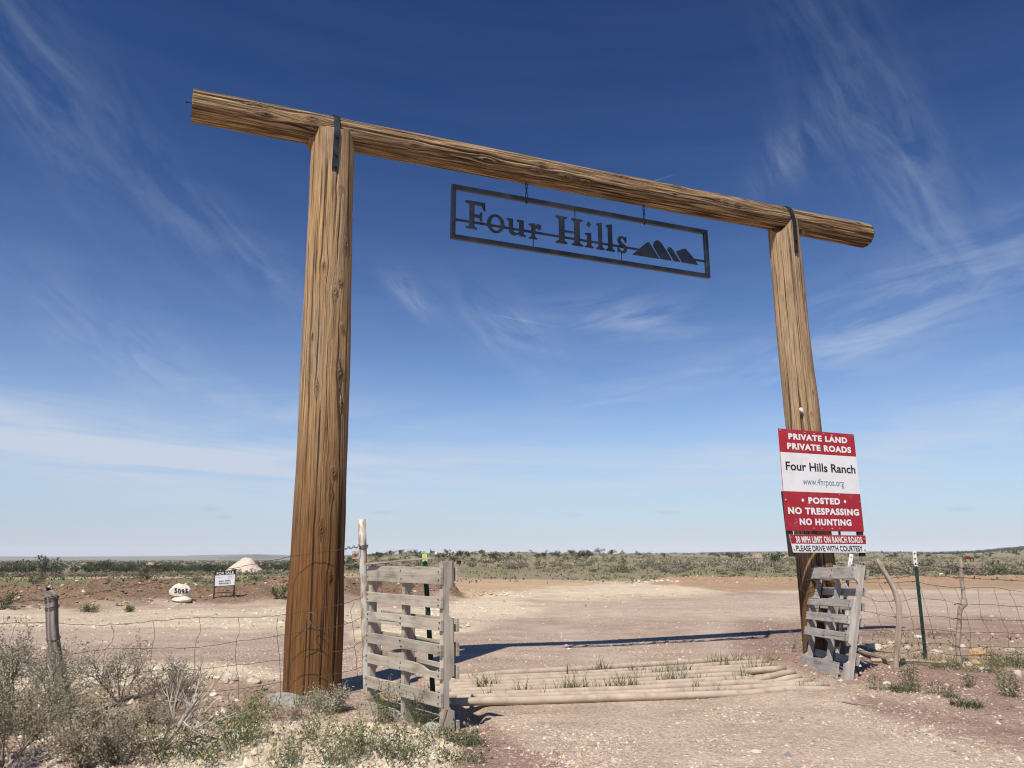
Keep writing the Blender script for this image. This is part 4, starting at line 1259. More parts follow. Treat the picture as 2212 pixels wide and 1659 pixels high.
# barbed strand from the old post over the gate post to the white pipe
bw = [on_plane_y(115, 1296, 5.80), on_plane_y(300, 1264, 5.92), on_plane_y(479, 1233, 6.02), on_plane_y(622, 1204, 6.09), on_plane_y(690, 1194, 6.13), on_plane_y(744, 1186, 6.22), on_plane_y(780, 1180, 6.33)]
wire(bw, fl_root, .0022, nm='barbed_strand', seed=60, n=60)
wire([on_plane_y(-180, 1306, 5.4), on_plane_y(0, 1301, 5.7), on_plane_y(112, 1297, 5.77)], fl_root, .0022, nm='barbed_strand', seed=61, n=24)
# twisted tail between post and pipe, loose ties on the gate post
pts = [on_plane_y(744 + (780 - 744) * s_, 1185 - 5 * s_ + 3 * math.sin(s_ * 20), 6.22 + .11 * s_ + .012 * math.cos(s_ * 20)) for s_ in np.linspace(0, 1, 26)]
wire(pts, fl_root, .0026, nm='twisted_tail', amp=.004, seed=62, n=60)
for i, xs in enumerate(([(708, 1316), (686, 1345), (683, 1380)],)):
    pass
for i, xs in enumerate(([(668, 1322), (662, 1332), (672, 1345), (660, 1360), (645, 1380)], [(668, 1322), (678, 1326), (684, 1336)], [(667, 1342), (676, 1352), (680, 1358)])):
    wire([on_plane_y(px, py, 6.055 + .0006 * abs(px - 660)) for px, py in xs], fl_root, .0024, M_WIRE2, 'wire_tie', .001, 70 + i, 18)
# right: woven wire with two barbed strands
YR = 7.86
def right_y(px):
    return float(np.interp(px, [1715, 1880, 1936, 2000, 2073, 2212, 2500], [8.28, 7.92, 7.74, 8.10, 7.76, 7.70, 7.6]))
def rp(px, py):
    return on_plane_y(px, py, right_y(px))
fr_root = fence('wire_fence', 'rusty woven wire fence with barbed strands right of the gate', rp(2000, 1420))
RB = [[(1870, 1228), (1936, 1224), (1978, 1220), (2076, 1227), (2212, 1229), (2450, 1233)],
      [(1740, 1252), (1870, 1251), (1936, 1248), (1980, 1243), (2078, 1248), (2212, 1255), (2450, 1262)]]
RW = [[(1740, 1262), (1860, 1258), (1930, 1259), (1982, 1257), (2020, 1265), (2081, 1270), (2140, 1269), (2212, 1279), (2450, 1284)],
      [(1740, 1282), (1800, 1274), (1868, 1289), (1900, 1300), (1938, 1299), (1985, 1293), (2040, 1297), (2074, 1306), (2120, 1306), (2212, 1311), (2450, 1318)],
      [(1740, 1318), (1800, 1312), (1868, 1320), (1900, 1327), (1943, 1333), (1988, 1331), (2034, 1332), (2072, 1338), (2130, 1339), (2212, 1341), (2450, 1345)],
      [(1740, 1365), (1868, 1361), (1943, 1363), (1992, 1359), (2034, 1361), (2071, 1366), (2130, 1366), (2212, 1369), (2450, 1374)],
      [(1850, 1390), (1940, 1391), (1995, 1389), (2040, 1391), (2070, 1398), (2130, 1397), (2212, 1399), (2450, 1402)],
      [(1850, 1404), (1938, 1411), (1998, 1405), (2071, 1416), (2150, 1415), (2212, 1414), (2450, 1420)]]
for i, rw in enumerate(RB):
    wire([rp(*q) for q in rw], fr_root, .0026, nm='barbed_strand', seed=80 + i, n=70)
    parts = []
    for s_ in range(9):
        px = 1885 + s_ * 41 + 13 * i
        py = np.interp(px, [q[0] for q in rw], [q[1] for q in rw])
        c = rp(px, py)
        for d_ in ((.012, 0, .016), (-.012, .004, .016)):
            parts.append((np.array([c - np.array(d_), c, c + np.array(d_)]), .002))
    V, F = tubes(parts, 4)
    add('barbs', V, F, M_WIRE, fr_root, kind='stuff')
for i, rw in enumerate(RW):
    wire([rp(*q) for q in rw], fr_root, .0021, seed=90 + i, n=70)
ST = [[(1877, 1283), (1889, 1302), (1896, 1331), (1907, 1362), (1916, 1392)], [(1899, 1260), (1920, 1300), (1935, 1333), (1950, 1362), (1958, 1391)], [(1939, 1259), (1957, 1296), (1969, 1332), (1974, 1361), (1984, 1391), (1986, 1405)],
      [(1985, 1259), (1996, 1296), (2006, 1332), (2014, 1361), (2022, 1391), (2030, 1409)], [(2021, 1265), (2041, 1297), (2050, 1333), (2055, 1361), (2062, 1395), (2066, 1415)],
      [(2062, 1270), (2076, 1302), (2090, 1338), (2096, 1366), (2097, 1397), (2104, 1416)], [(2113, 1270), (2116, 1306), (2121, 1339), (2138, 1366), (2140, 1397), (2146, 1415)],
      [(2146, 1270), (2157, 1306), (2164, 1339), (2178, 1368), (2178, 1398)], [(2179, 1274), (2194, 1308), (2204, 1340), (2214, 1369), (2222, 1399)], [(2222, 1280), (2238, 1312), (2248, 1341), (2262, 1370)],
      [(1722, 1266), (1758, 1300), (1790, 1345)], [(1770, 1275), (1792, 1302), (1815, 1330)], [(1838, 1280), (1850, 1305), (1862, 1335), (1872, 1362)]]
for i, xs in enumerate(ST):
    wire([rp(*q) for q in xs], fr_root, .0018, nm='stay_wire', seed=110 + i, n=24)
# loops round the stakes
for k, (px, py) in enumerate(((1911, 1237), (1922, 1259), (1940, 1297), (1943, 1334), (1940, 1391), (2077, 1228), (2078, 1249), (2074, 1306), (2072, 1338), (2070, 1398), (1992, 1359), (1982, 1257))):
    c = rp(px, py)
    an = np.linspace(0, 2 * math.pi, 13)
    V, F = tubes([(np.stack([c[0] + .034 * np.cos(an), c[1] + .036 + .04 * np.sin(an), c[2] + .01 * np.sin(an * 2)], 1), .0022)], 4)
    add('wire_tie', V, F, M_WIRE, fr_root)

# ------------------------------------------------------------------ house number boulder and for-sale sign
def rock_mesh(seed, sub=3, rough=.5, flat=.75):
    bm = bmesh.new()
    bmesh.ops.create_icosphere(bm, subdivisions=sub, radius=1)
    V = np.array([v.co[:] for v in bm.verts]); F = np.array([[v.index for v in f.verts] for f in bm.faces]); bm.free()
    rg = np.random.default_rng(seed)
    # cut by random planes for broken faces, then roughen
    for _ in range(7):
        nrm = rg.normal(size=3); nrm /= np.linalg.norm(nrm); dd = .62 + .3 * rg.random()
        s_ = V @ nrm
        V = V - np.maximum(0, s_ - dd)[:, None] * nrm * .9
    nz_ = fbm(V[:, 0] * 2.3 + V[:, 2] * 1.7, V[:, 1] * 2.3 - V[:, 2] * 1.3, seed, 4) - .5
    V = V * (1 + rough * .5 * nz_[:, None])
    V[:, 2] *= flat
    return V, F
def rock_cols(V, base, seed, amt=.18):
    n_ = fbm(V[:, 0] * 3 + seed, V[:, 1] * 3 + V[:, 2] * 2, seed, 3)[:, None]
    c = np.array(base)[None] * (1 - amt + 2 * amt * n_)
    stain = sstep(.6, .75, fbm(V[:, 0] * 2 - seed, V[:, 2] * 3 + V[:, 1], seed + 2, 3))[:, None]
    return c * (1 - stain * .35) + np.array([.42, .27, .15]) * stain * .35
LIME = (.62, .54, .43)
bc = G(390, 1299)
yb = bc[1]
kpx = lambda y_: (y_ * CP - CAMH * SP) / FPX        # metres per photo pixel at that depth
m_px = kpx(yb)
V, F = rock_mesh(27, 4, .28, .8)
bm_ = bmesh.new(); bmesh.ops.create_icosphere(bm_, subdivisions=4, radius=1)
V = np.array([v.co[:] for v in bm_.verts]); F = np.array([[v.index for v in f.verts] for f in bm_.faces]); bm_.free()
for nx_, ny_, nz_, d_ in ((.55, -.5, .67, .80), (-.75, -.35, .55, .82), (0, -1, .1, .72), (.2, 0, .98, .86), (-.3, -.6, .75, .86)):
    n_ = np.array((nx_, ny_, nz_)); n_ /= np.linalg.norm(n_)
    V = V - np.maximum(0, V @ n_ - d_)[:, None] * n_ * .8
V = V * (1 + .16 * (fbm(V[:, 0] * 2.6 + V[:, 2], V[:, 1] * 2.2 + V[:, 2] * 2.4, 3, 4) - .5)[:, None])
V = (V - (V.max(0) + V.min(0)) / 2) / ((V.max(0) - V.min(0)) / 2)
lowz = -.45 - .22 * V[:, 0]
V[:, 2] = np.where(V[:, 2] < lowz, lowz + (V[:, 2] - lowz) * .18, V[:, 2])
V = V * np.array([23.5, 15, 17.5]) * m_px
V = V + on_plane_y(389, 1278.5, yb)
boulder = empty('address_boulder', bc, 'white boulder painted with the black number 5095 on the earth bank', 'boulder')
bo = add('stone', V, F, M_ROCK, boulder, cols=rock_cols(V, (.62, .565, .485), 3, .16), smooth=False)
tree = BVHTree.FromPolygons([Vector(v) for v in V], [tuple(int(i) for i in f) for f in F])
for k, ch in enumerate('5095'):
    Vt, Ft = text_polys(ch, .03)
    # refine by using the glyph as is; drape every vertex on the stone
    lo, hi = Vt.min(0), Vt.max(0)
    P = []
    for v in Vt:
        u = (v[0] - (lo[0] + hi[0]) / 2) / (hi[0] - lo[0]) * 6.2 + 379.6 + k * 7.8
        w = (v[1] - lo[1]) / (hi[1] - lo[1]) * 10.5
        tgt = on_plane_y(u, 1281 + k * .35 - w + (1.0 if k in (1, 2) else 0), yb)
        d = (tgt - np.array([0, 0, CAMH])); d /= np.linalg.norm(d)
        hit = tree.ray_cast(Vector((0, 0, CAMH)), Vector(d))
        P.append((np.array(hit[0][:]) if hit[0] else tgt) - d * .012)
    add('numeral', P, Ft, M_TEXTK, boulder)
V, F = rock_mesh(22, 3, .4, .5)
V = (V - (V.max(0) + V.min(0)) / 2) / ((V.max(0) - V.min(0)) / 2) * np.array([21.5, 15, 7.5]) * m_px + on_plane_y(393, 1295.5, yb - .12)
add('limestone_slab', V, F, M_ROCK, cols=rock_cols(V, LIME, 5), label='flat cream stone slab under the numbered white boulder', category='rock')
for k, (px, py, w, hgt) in enumerate(((374, 1311, 9, 5), (383, 1305, 12, 3.2), (366, 1316, 10, 5), (398, 1306, 9, 4), (419, 1304, 8, 4))):
    p = G(px, py); mm = kpx(p[1])
    V, F = rock_mesh(30 + k, 2, .5, .8)
    a = random.uniform(0, 6)
    V = (V * np.array([w / 2, w / 3, hgt / 1.4]) * mm) @ np.array(Matrix.Rotation(a, 3, 'Z')).T + p
    add('rock', V, F, M_ROCK, cols=rock_cols(V, LIME, k), label=('long broken stone', 'upright broken stone', 'leftmost broken stone', 'flat stone', 'rightmost broken stone')[k] + ' in the rubble below the numbered boulder', category='rock', group='broken stones below the numbered boulder')

b0, b1 = G(461.5, 1295.6), G(504.5, 1294)
ys = b0[1]
fs_root = empty('for_sale_sign', (b0 + b1) / 2, 'black framed white FOR SALE yard sign standing by the earth bank', 'sign')
def fp(px, py, off=0.0):
    y_ = np.interp(px, [461.5, 508], [ys, ys + .22])
    return on_plane_y(px, py, y_ + off)
for (a, b_) in (((461.5, 1299), (465.2, 1232)), ((504.5, 1297), (508.2, 1230.5))):
    P0, P1 = fp(*a), fp(*b_)
    V, F = obox(P0 - [.013, .013, .06], np.array([.026, 0, 0]), np.array([0, .026, 0]), P1 - P0 + [0, 0, .06], .002)
    add('leg', V, F, M_BLACK, fs_root)
for (a, b_) in (((463.4, 1281.0), (505.6, 1278.6)), ((464.2, 1266.5), (506.4, 1263.8))):
    P0, P1 = fp(*a), fp(*b_)
    V, F = obox(P0 - [0, .008, .009], P1 - P0, np.array([0, .016, 0]), np.array([0, 0, .018]))
    add('crossbar', V, F, M_BLACK, fs_root)
C4 = [fp(464.0, 1266.3, -.016), fp(506.4, 1263.6, -.016), fp(508.2, 1231.2, -.016), fp(465.2, 1234.2, -.016)]
def fq(u, v, o=0.0):                       # u across, v down
    a = C4[3] * (1 - u) + C4[2] * u; b_ = C4[0] * (1 - u) + C4[1] * u
    return a * (1 - v) + b_ * v + np.array([0, -o, 0])
V = [fq(a, b_, o) for o in (-.004, 0) for a, b_ in ((0, 1), (1, 1), (1, 0), (0, 0))]
add('panel', V, box_faces(), M_WHITE, fs_root)
add('black_header', [fq(0, .285, .0015), fq(1, .285, .0015), fq(1, 0, .0015), fq(0, 0, .0015)], [(0, 1, 2, 3)], M_TEXTK, fs_root)
def fprint(body, u0, u1, v0, v1, mat, **k):
    return lettering(body, (fq(u0, v0), fq(u1, v0), fq(u0, v1)), mat, fs_root, **k)
fprint('FOR SALE', .075, .925, .055, .245, M_TEXTW, bold=.012, spacing=1.06)
fprint('Jason Shafer', .19, .80, .60, .73, M_TEXTK, bold=.012)
fprint('928.856.0813', .19, .79, .78, .90, M_TEXTK, bold=.012)
M_GREYT = mat_plain('grey_print', (.38, .38, .40), .5)
for (u0, u1, v0, v1) in ((.06, .46, .405, .43), (.18, .36, .475, .49), (.60, .93, .34, .352), (.60, .93, .485, .497), (.60, .608, .34, .497), (.922, .93, .34, .497), (.67, .86, .40, .43), (.62, .90, .53, .548)):
    add('print', [fq(u0, v1, .0015), fq(u1, v1, .0015), fq(u1, v0, .0015), fq(u0, v0, .0015)], [(0, 1, 2, 3)], M_GREYT, fs_root)

# ------------------------------------------------------------------ caliche heap
def heap():
    c = G(526, 1238); c[1] += 1.3
    na, nr = 96, 40
    mm = kpx(c[1])
    V = []
    for i in range(nr):
        for j in range(na):
            a = j / na * 2 * math.pi; q = i / (nr - 1)
            wob_ = 1 + .35 * (vn(np.array([j * 7 / na]), np.array([3.0]), 2, 7)[0] - .5)
            r = q * 44 * mm * wob_
            x, y = c[0] + r * math.cos(a), c[1] + r * .8 * math.sin(a)
            hgt = 34 * mm * min(max(0, 1 - q) ** .92, .93) + 6 * mm * math.exp(-((x - c[0] - 14 * mm) / (9 * mm)) ** 2 - ((y - c[1]) / (14 * mm)) ** 2)
            ln = (vn(np.array([x * 3.1]), np.array([y * 3.1]), 5)[0] - .5) * .30 + (vn(np.array([x * 11]), np.array([y * 11]), 6)[0] - .5) * .16
            V.append((x - 4 * mm * (1 - q), y, tz(x, y) - .06 + hgt + ln * (1 - q * .6) + .0))
    F = np.array([(i * na + j, (i + 1) * na + j, (i + 1) * na + (j + 1) % na, i * na + (j + 1) % na) for i in range(nr - 1) for j in range(na)])
    V = np.array(V)
    c_ = np.array([.60, .50, .40])[None] * (.82 + .36 * fbm(V[:, 0] * 9, V[:, 1] * 9 + V[:, 2] * 5, 3, 3))[:, None]
    add('rubble_heap', V, F, M_STONE, cols=c_, smooth=False, label='pale conical heap of crushed limestone beyond the for sale sign', category='rubble heap')
    return c, mm
HC, HM = heap()

# ------------------------------------------------------------------ loose stone on the ground
def pebbles(name, n, pick, size, kind_label, seed, spread=1.0, lay=.35, pale_p=.15):
    """n small stones as one mesh; pick(n)-> x,y ; size(n,d)-> radius"""
    rg = np.random.default_rng(seed)
    x, y = pick(n, rg)
    n = len(x)
    r = size(n, np.hypot(x, y), rg)
    base = np.array([(1, 0, 0), (.5, .87, 0), (-.5, .87, 0), (-1, 0, 0), (-.5, -.87, 0), (.5, -.87, 0), (.15, .1, .75)])
    F0 = np.array([(0, 1, 6), (1, 2, 6), (2, 3, 6), (3, 4, 6), (4, 5, 6), (5, 0, 6)])
    V = base[None] * (1 + (rg.random((n, 7, 3)) - .5) * .75)
    V[:, :, 2] = np.where(np.arange(7)[None] < 6, (rg.random((n, 7)) - .75) * .5, V[:, :, 2] * (.35 + .7 * rg.random((n, 1))))
    V[:, 6, :2] += (rg.random((n, 2)) - .5) * .8
    a = rg.random(n) * 6.283
    ca, sa = np.cos(a)[:, None], np.sin(a)[:, None]
    st = (.55 + .45 * rg.random(n))[:, None]
    vx, vy = V[:, :, 0] * ca - V[:, :, 1] * sa * st, V[:, :, 0] * sa + V[:, :, 1] * ca * st
    z = terrain(x, y)
    P = np.stack([x[:, None] + vx * r[:, None], y[:, None] + vy * r[:, None], z[:, None] + (V[:, :, 2] + lay * .2) * r[:, None]], -1).reshape(-1, 3)
    F = (F0[None] + (np.arange(n) * 7)[:, None, None]).reshape(-1, 3)
    c, _ = soil(x, y)
    lum = rg.choice([0.62, .85, 1.0, 1.12, 1.3, 1.5], n, p=[.12, .22, .28, .22, .11, .05])
    c = c * lum[:, None]
    pale = rg.random(n) < pale_p
    c[pale] = np.array([.56, .48, .385]) * (.8 + .35 * rg.random((pale.sum(), 1)))
    grey = rg.random(n) < .05
    c[grey] = np.array([.22, .20, .20])
    c = np.clip(c, 0, .62)
    add(name, P, F, M_STONE, cols=np.repeat(c, 7, 0), kind='stuff', label=kind_label, category='gravel')
def pick_view(d0, d1, keep=None):
    def f(n, rg):
        x = np.zeros(0); y = np.zeros(0)
        while len(x) < n:
            inv = rg.random(n) * (1 / d0 - 1 / d1) + 1 / d1
            d = 1 / inv
            a = np.radians((rg.random(n) - .5) * 80)
            xx, yy = d * np.sin(a), d * np.cos(a)
            if keep is not None:
                px, py = to_px(xx, yy)
                k = rg.random(n) < keep(px, py, xx, yy)
                xx, yy = xx[k], yy[k]
            x = np.concatenate([x, xx]); y = np.concatenate([y, yy])
        return x[:n], y[:n]
    return f
def in_poly(px, py, i, soft=20):
    return sstep(-soft, soft, poly_sd(px, py, SOILS[i][0]))
def keep_gravel(px, py, x, y):
    """less on the compacted wheel tracks, none on the guard"""
    k = .16 + .9 * sstep(.46, .64, fbm(x * 1.1, y * 1.1, 4, 3))
    k = k * (1 - .9 * np.minimum(1, track_w(x, y)))
    k = k * (1 - .92 * in_poly(px, py, 16, 8))
    k = k * (1 - .45 * in_poly(px, py, 17, 60))
    return k
pebbles('gravel', 56000, pick_view(3.8, 30, keep_gravel), lambda n, d, rg: (.0045 + .009 * rg.random(n) ** 2.5 + .016 * (rg.random(n) < .012)) * (1 + d / 30), 'loose reddish and pale gravel strewn over the road and verge', 31)
def keep_rubble(px, py, x, y):
    return np.maximum(np.maximum(in_poly(px, py, 12, 14), in_poly(px, py, 14, 24)), np.maximum(.7 * in_poly(px, py, 11, 20), .35 * in_poly(px, py, 10, 40)))
pebbles('limestone_rubble', 7000, pick_view(3.8, 13, keep_rubble), lambda n, d, rg: .008 + .028 * rg.random(n) ** 3.4, 'broken cream limestone bits covering the verge by the fence', 32)
def keep_berm(px, py, x, y):
    db, tb = seg_dist(x, y, BERM); dr, tr = seg_dist(x, y, BERM_R)
    a = sstep(2.2, .5, db) + .05 * in_poly(px, py, 6, 12) + .03 * in_poly(px, py, 5, 8)
    return np.minimum(1, a * .8 + .8 * sstep(2.2, .6, dr))
pebbles('verge_rubble', 2600, pick_view(4.2, 8.5, lambda px, py, x, y: sstep(560, 470, px) * sstep(1425, 1445, py)), lambda n, d, rg: .008 + .034 * rg.random(n) ** 3, 'broken cream stones lying among the left bushes', 35, pale_p=.55)
pebbles('bank_rubble', 12000, pick_view(12, 45, keep_berm), lambda n, d, rg: .013 + .055 * rg.random(n) ** 4, 'clods and stones on the earth banks beyond the road', 33, pale_p=.05)
def pick_heap(n, rg):
    q = np.sqrt(rg.random(n)); a = rg.random(n) * 6.283
    return HC[0] + q * 52 * HM * np.cos(a), HC[1] + q * 44 * HM * np.sin(a)
pebbles('heap_rubble', 260, pick_heap, lambda n, d, rg: .03 + .06 * rg.random(n) ** 2, 'fallen limestone bits round the foot of the heap', 34)

# single stones
ROCKV = []
for k in range(7):
    V, F = rock_mesh(100 + k, 3, .55, .72)
    V[:, 2] = np.maximum(V[:, 2], -.45)
    me = mesh_of('rock', V, F, rock_cols(V, (LIME, (.66, .59, .48), (.56, .48, .37), (.60, .50, .36), (.68, .62, .54), (.40, .37, .34), (.58, .36, .19))[k], k))
    me.materials.append(M_ROCK)
    ROCKV.append(me)
def rock(px, py, w, hgt, kind, label, group=None, rot=None, name='rock'):
    p = G(px, py)
    mm = kpx(p[1])
    o = bpy.data.objects.new(name, ROCKV[kind]); COL.objects.link(o)
    o.location = (p[0], p[1] + w * mm * .25, p[2] + hgt * mm * .18)
    o.scale = (w / 2 * mm, w / 2.6 * mm, max(hgt, w * .35) / 1.35 * mm)
    o.rotation_euler = (random.uniform(-.15, .15), random.uniform(-.15, .15), rot if rot is not None else random.uniform(-.6, .6))
    return tag(o, label, 'rock', group)
Z4 = lambda x, y: ((2300 + x / 3.16) / 1.3562, (1580 + y / 3.16) / 1.3562)
Z5 = lambda x, y: ((500 + x / 4.1475) / 1.3562, (1850 + y / 4.1475) / 1.3562)
gr_r = 'limestone rocks lying beyond the right wire fence'
for (x, y, w, h_, k, lb) in (
        (850, 1025, 150, 90, 1, 'large cream pyramid shaped rock between the right pallet and the crooked stake'), (770, 1000, 60, 45, 2, 'small rock at the left flank of the pyramid shaped rock'),
        (930, 1010, 70, 40, 3, 'low rock against the right flank of the pyramid shaped rock'), (985, 985, 80, 60, 0, 'cream rock just behind the crooked wooden stake'), (1140, 1015, 70, 45, 1, 'rock midway between the crooked stake and the green post'),
        (1250, 920, 95, 50, 4, 'pale rock behind the green steel post'), (1412, 1060, 130, 55, 0, 'flat white rock between the green post and the pointed stake'), (1475, 1165, 120, 60, 2, 'cream rock in the weeds right of the green post foot'),
        (1545, 1035, 60, 40, 3, 'small rock just left of the pointed stake'), (1650, 1005, 75, 50, 1, 'pale rock just right of the pointed stake'), (1803, 1075, 165, 90, 6, 'large orange stained boulder right of the pointed stake'),
        (1990, 1072, 50, 40, 5, 'small grey stone right of the orange stained boulder'), (2100, 1040, 100, 45, 3, 'long tan rock at the right edge beyond the fence'), (2170, 1095, 90, 50, 0, 'cream rock at the right edge under the lowest wire'),
        (1705, 1175, 105, 55, 1, 'whitish rock in front of the pointed stake foot'), (1780, 1160, 90, 60, 6, 'orange brown rock in front of the orange stained boulder'), (1872, 1215, 120, 45, 4, 'flat white rock in the weeds near the right edge'),
        (2175, 1270, 80, 90, 4, 'upright white rock among green weeds at the right edge'), (1800, 880, 60, 30, 0, 'small flat rock on the bare soil far behind the right fence'), (1540, 838, 60, 18, 2, 'thin flat rock behind the pointed stake, farthest back'),
        (1925, 885, 40, 25, 1, 'tiny pale rock behind the fence, right of the small flat rock'), (835, 1092, 40, 30, 4, 'small white stone in front of the pyramid shaped rock'), (1070, 1085, 55, 35, 2, 'small rock at the foot of the crooked stake'),
        (2165, 905, 45, 30, 3, 'small tan rock far back at the right edge'), (1925, 722, 45, 25, 4, 'small white rock on the road edge behind the right fence')):
    rock(*Z4(x, y), w / 4.286, h_ / 4.286, k, lb, gr_r)
gr_l = 'limestone rocks on the verge by the left fence'
for (x, y, w, h_, k, lb) in (
        (690, 605, 210, 140, 1, 'large cream boulder beside the road, left of the gate post'), (975, 635, 215, 95, 0, 'flat cream boulder right of the large boulder by the gate post'), (1110, 715, 120, 60, 5, 'dark grey lump of concrete left of the gate post'),
        (1310, 570, 100, 35, 4, 'white flat stone against the left side of the gate post'), (740, 628, 70, 30, 4, 'small white stone at the front of the large cream boulder'), (1050, 1370, 120, 80, 4, 'smooth cream cobble on the rubble below the concrete footing'),
        (900, 1480, 150, 90, 3, 'tan rock on the rubble slope in the near foreground'), (620, 1540, 120, 60, 6, 'brown rock by the green weed in the foreground'), (410, 1630, 60, 50, 4, 'white cobble at the bottom edge left of the weeds'),
        (940, 1530, 100, 80, 0, 'pale angular rock below the tan rock in the foreground'), (1400, 562, 60, 30, 1, 'small pale stone at the foot of the gate post'), (160, 580, 150, 70, 1, 'cream rock behind the dead bush, far left of the boulders'),
        (10, 570, 150, 80, 0, 'cream rock half hidden by the bushes near the old post'), (1230, 600, 80, 30, 2, 'thin tan stone between the flat boulder and the gate post'), (660, 1035, 60, 40, 3, 'small tan stone on the bare soil under the fence'), (130, 1110, 70, 40, 4, 'small white stone on the soil under the dead bush'),
        (1580, 1340, 110, 60, 2, 'tan stone at the foot of the grass by the gate post'), (200, 1600, 90, 50, 2, 'tan rock at the bottom edge near the bushes')):
    rock(*Z5(x, y), w / 5.625, h_ / 5.625, k, lb, gr_l)
for (px, py, w, h_, k, lb) in ((95, 1404, 20, 12, 1, 'white rock showing through the bushes at the left edge'), (40, 1462, 40, 18, 0, 'cream rock behind the big bush at the left edge'), (165, 1455, 28, 14, 1, 'white rock right of the old wooden post'), (205, 1470, 36, 20, 4, 'pale rock among twigs right of the old post'),
                               (250, 1448, 30, 14, 0, 'cream rock by the road above the dead bush'), (2000, 1580, 24, 9, 4, 'flat white stone alone on the near road at right'), (2022, 1588, 22, 6, 2, 'thin tan stone lying beside the flat white stone on the road'), (1975, 1592, 14, 6, 0, 'small stone left of the flat white stone on the road'),
                               (1040, 1648, 16, 10, 4, 'white cobble at the bottom edge below the pallet'), (760, 1652, 22, 14, 1, 'cream stone at the bottom edge among green weeds'), (455, 1650, 26, 14, 0, 'cream stone at the bottom edge left of centre'),
                               (133, 1268, 10, 6, 3, 'dark stone with a shadow on the earth bank behind the old post'), (270, 1318, 14, 14, 6, 'round tan stone at the foot of the left earth bank'), (165, 1256, 9, 5, 4, 'white stone in the green grass above the bank'),
                               (400, 1266, 9, 6, 3, 'brown stone on the earth bank left of the boulder'), (300, 1263, 8, 6, 2, 'small stone on top of the left earth bank')):
    rock(px, py, w, h_, k, lb, 'odd stones')
for i in range(9):
    rock(1371 + i * 12 + random.uniform(-4, 4), 1257 + (i % 3) - 1, random.uniform(6, 12), random.uniform(4, 7), (0, 1, 4)[i % 3], ('leftmost', 'second', 'third', 'fourth', 'middle', 'fourth last', 'third last', 'second last', 'rightmost')[i] + ' white rock in the row along the grass beyond the road', 'row of white rocks beyond the road')
rock(2035, 1242, 9, 7, 4, 'white slab standing in the orange bank at right', 'odd stones')

# ------------------------------------------------------------------ plants
def leaves(P, L, rg, col, asp=.42, up=.3, var=.25):
    """one small pointed leaf (2 triangles) per point"""
    n = len(P)
    L = np.broadcast_to(L, (n,))
    d = rg.normal(size=(n, 3)); d[:, 2] = d[:, 2] * .8 + up; d /= np.linalg.norm(d, axis=1)[:, None]
    w = np.cross(d, rg.normal(size=(n, 3))); w /= np.linalg.norm(w, axis=1)[:, None] + 1e-9
    a = P; b = P + d * (L * .5)[:, None] + w * (L * asp * .5)[:, None]; c = P + d * L[:, None]; e = P + d * (L * .5)[:, None] - w * (L * asp * .5)[:, None]
    V = np.stack([a, b, c, e], 1).reshape(-1, 3)
    F = (np.array([(0, 1, 2, 3)])[None] + (np.arange(n) * 4)[:, None, None]).reshape(-1, 4)
    cc = np.asarray(col, float)
    if cc.ndim == 1:
        cc = np.broadcast_to(cc, (n, 3))
    cc = cc * (1 - var + 2 * var * rg.random((n, 1))) * (1 + .12 * (rg.random((n, 3)) - .5))
    return V, F, np.repeat(cc, 4, 0)
def blades(P, H, lean, Wd, rg, col, var=.25):
    """curved grass blades: 5 verts, 3 faces (as quads with a repeated tip)"""
    n = len(P)
    a = rg.random(n) * 6.283
    dx = np.stack([np.cos(a), np.sin(a), np.zeros(n)], 1); sd = np.stack([-np.sin(a), np.cos(a), np.zeros(n)], 1)
    H = np.broadcast_to(H, (n,)); lean = np.broadcast_to(lean, (n,)) * (.4 + 1.2 * rg.random(n)); Wd = np.broadcast_to(Wd, (n,))
    up = np.array([0, 0, 1.0])
    def at(t, w):
        c = P + up * (H * t * (1 - .25 * t * np.minimum(lean, 1)))[:, None] + dx * (H * lean * t * t)[:, None]
        return c - sd * (Wd * w)[:, None], c + sd * (Wd * w)[:, None]
    l0, r0 = at(0, .5); l1, r1 = at(.4, .45); l2, r2 = at(.75, .28); l3, r3 = at(1.0, .04)
    V = np.stack([l0, r0, l1, r1, l2, r2, l3, r3], 1).reshape(-1, 3)
    F0 = np.array([(0, 1, 3, 2), (2, 3, 5, 4), (4, 5, 7, 6)])
    F = (F0[None] + (np.arange(n) * 8)[:, None, None]).reshape(-1, 4)
    cc = np.asarray(col, float)
    if cc.ndim == 1:
        cc = np.broadcast_to(cc, (n, 3))
    cc = cc * (1 - var + 2 * var * rg.random((n, 1)))
    return V, F, np.repeat(cc, 8, 0)
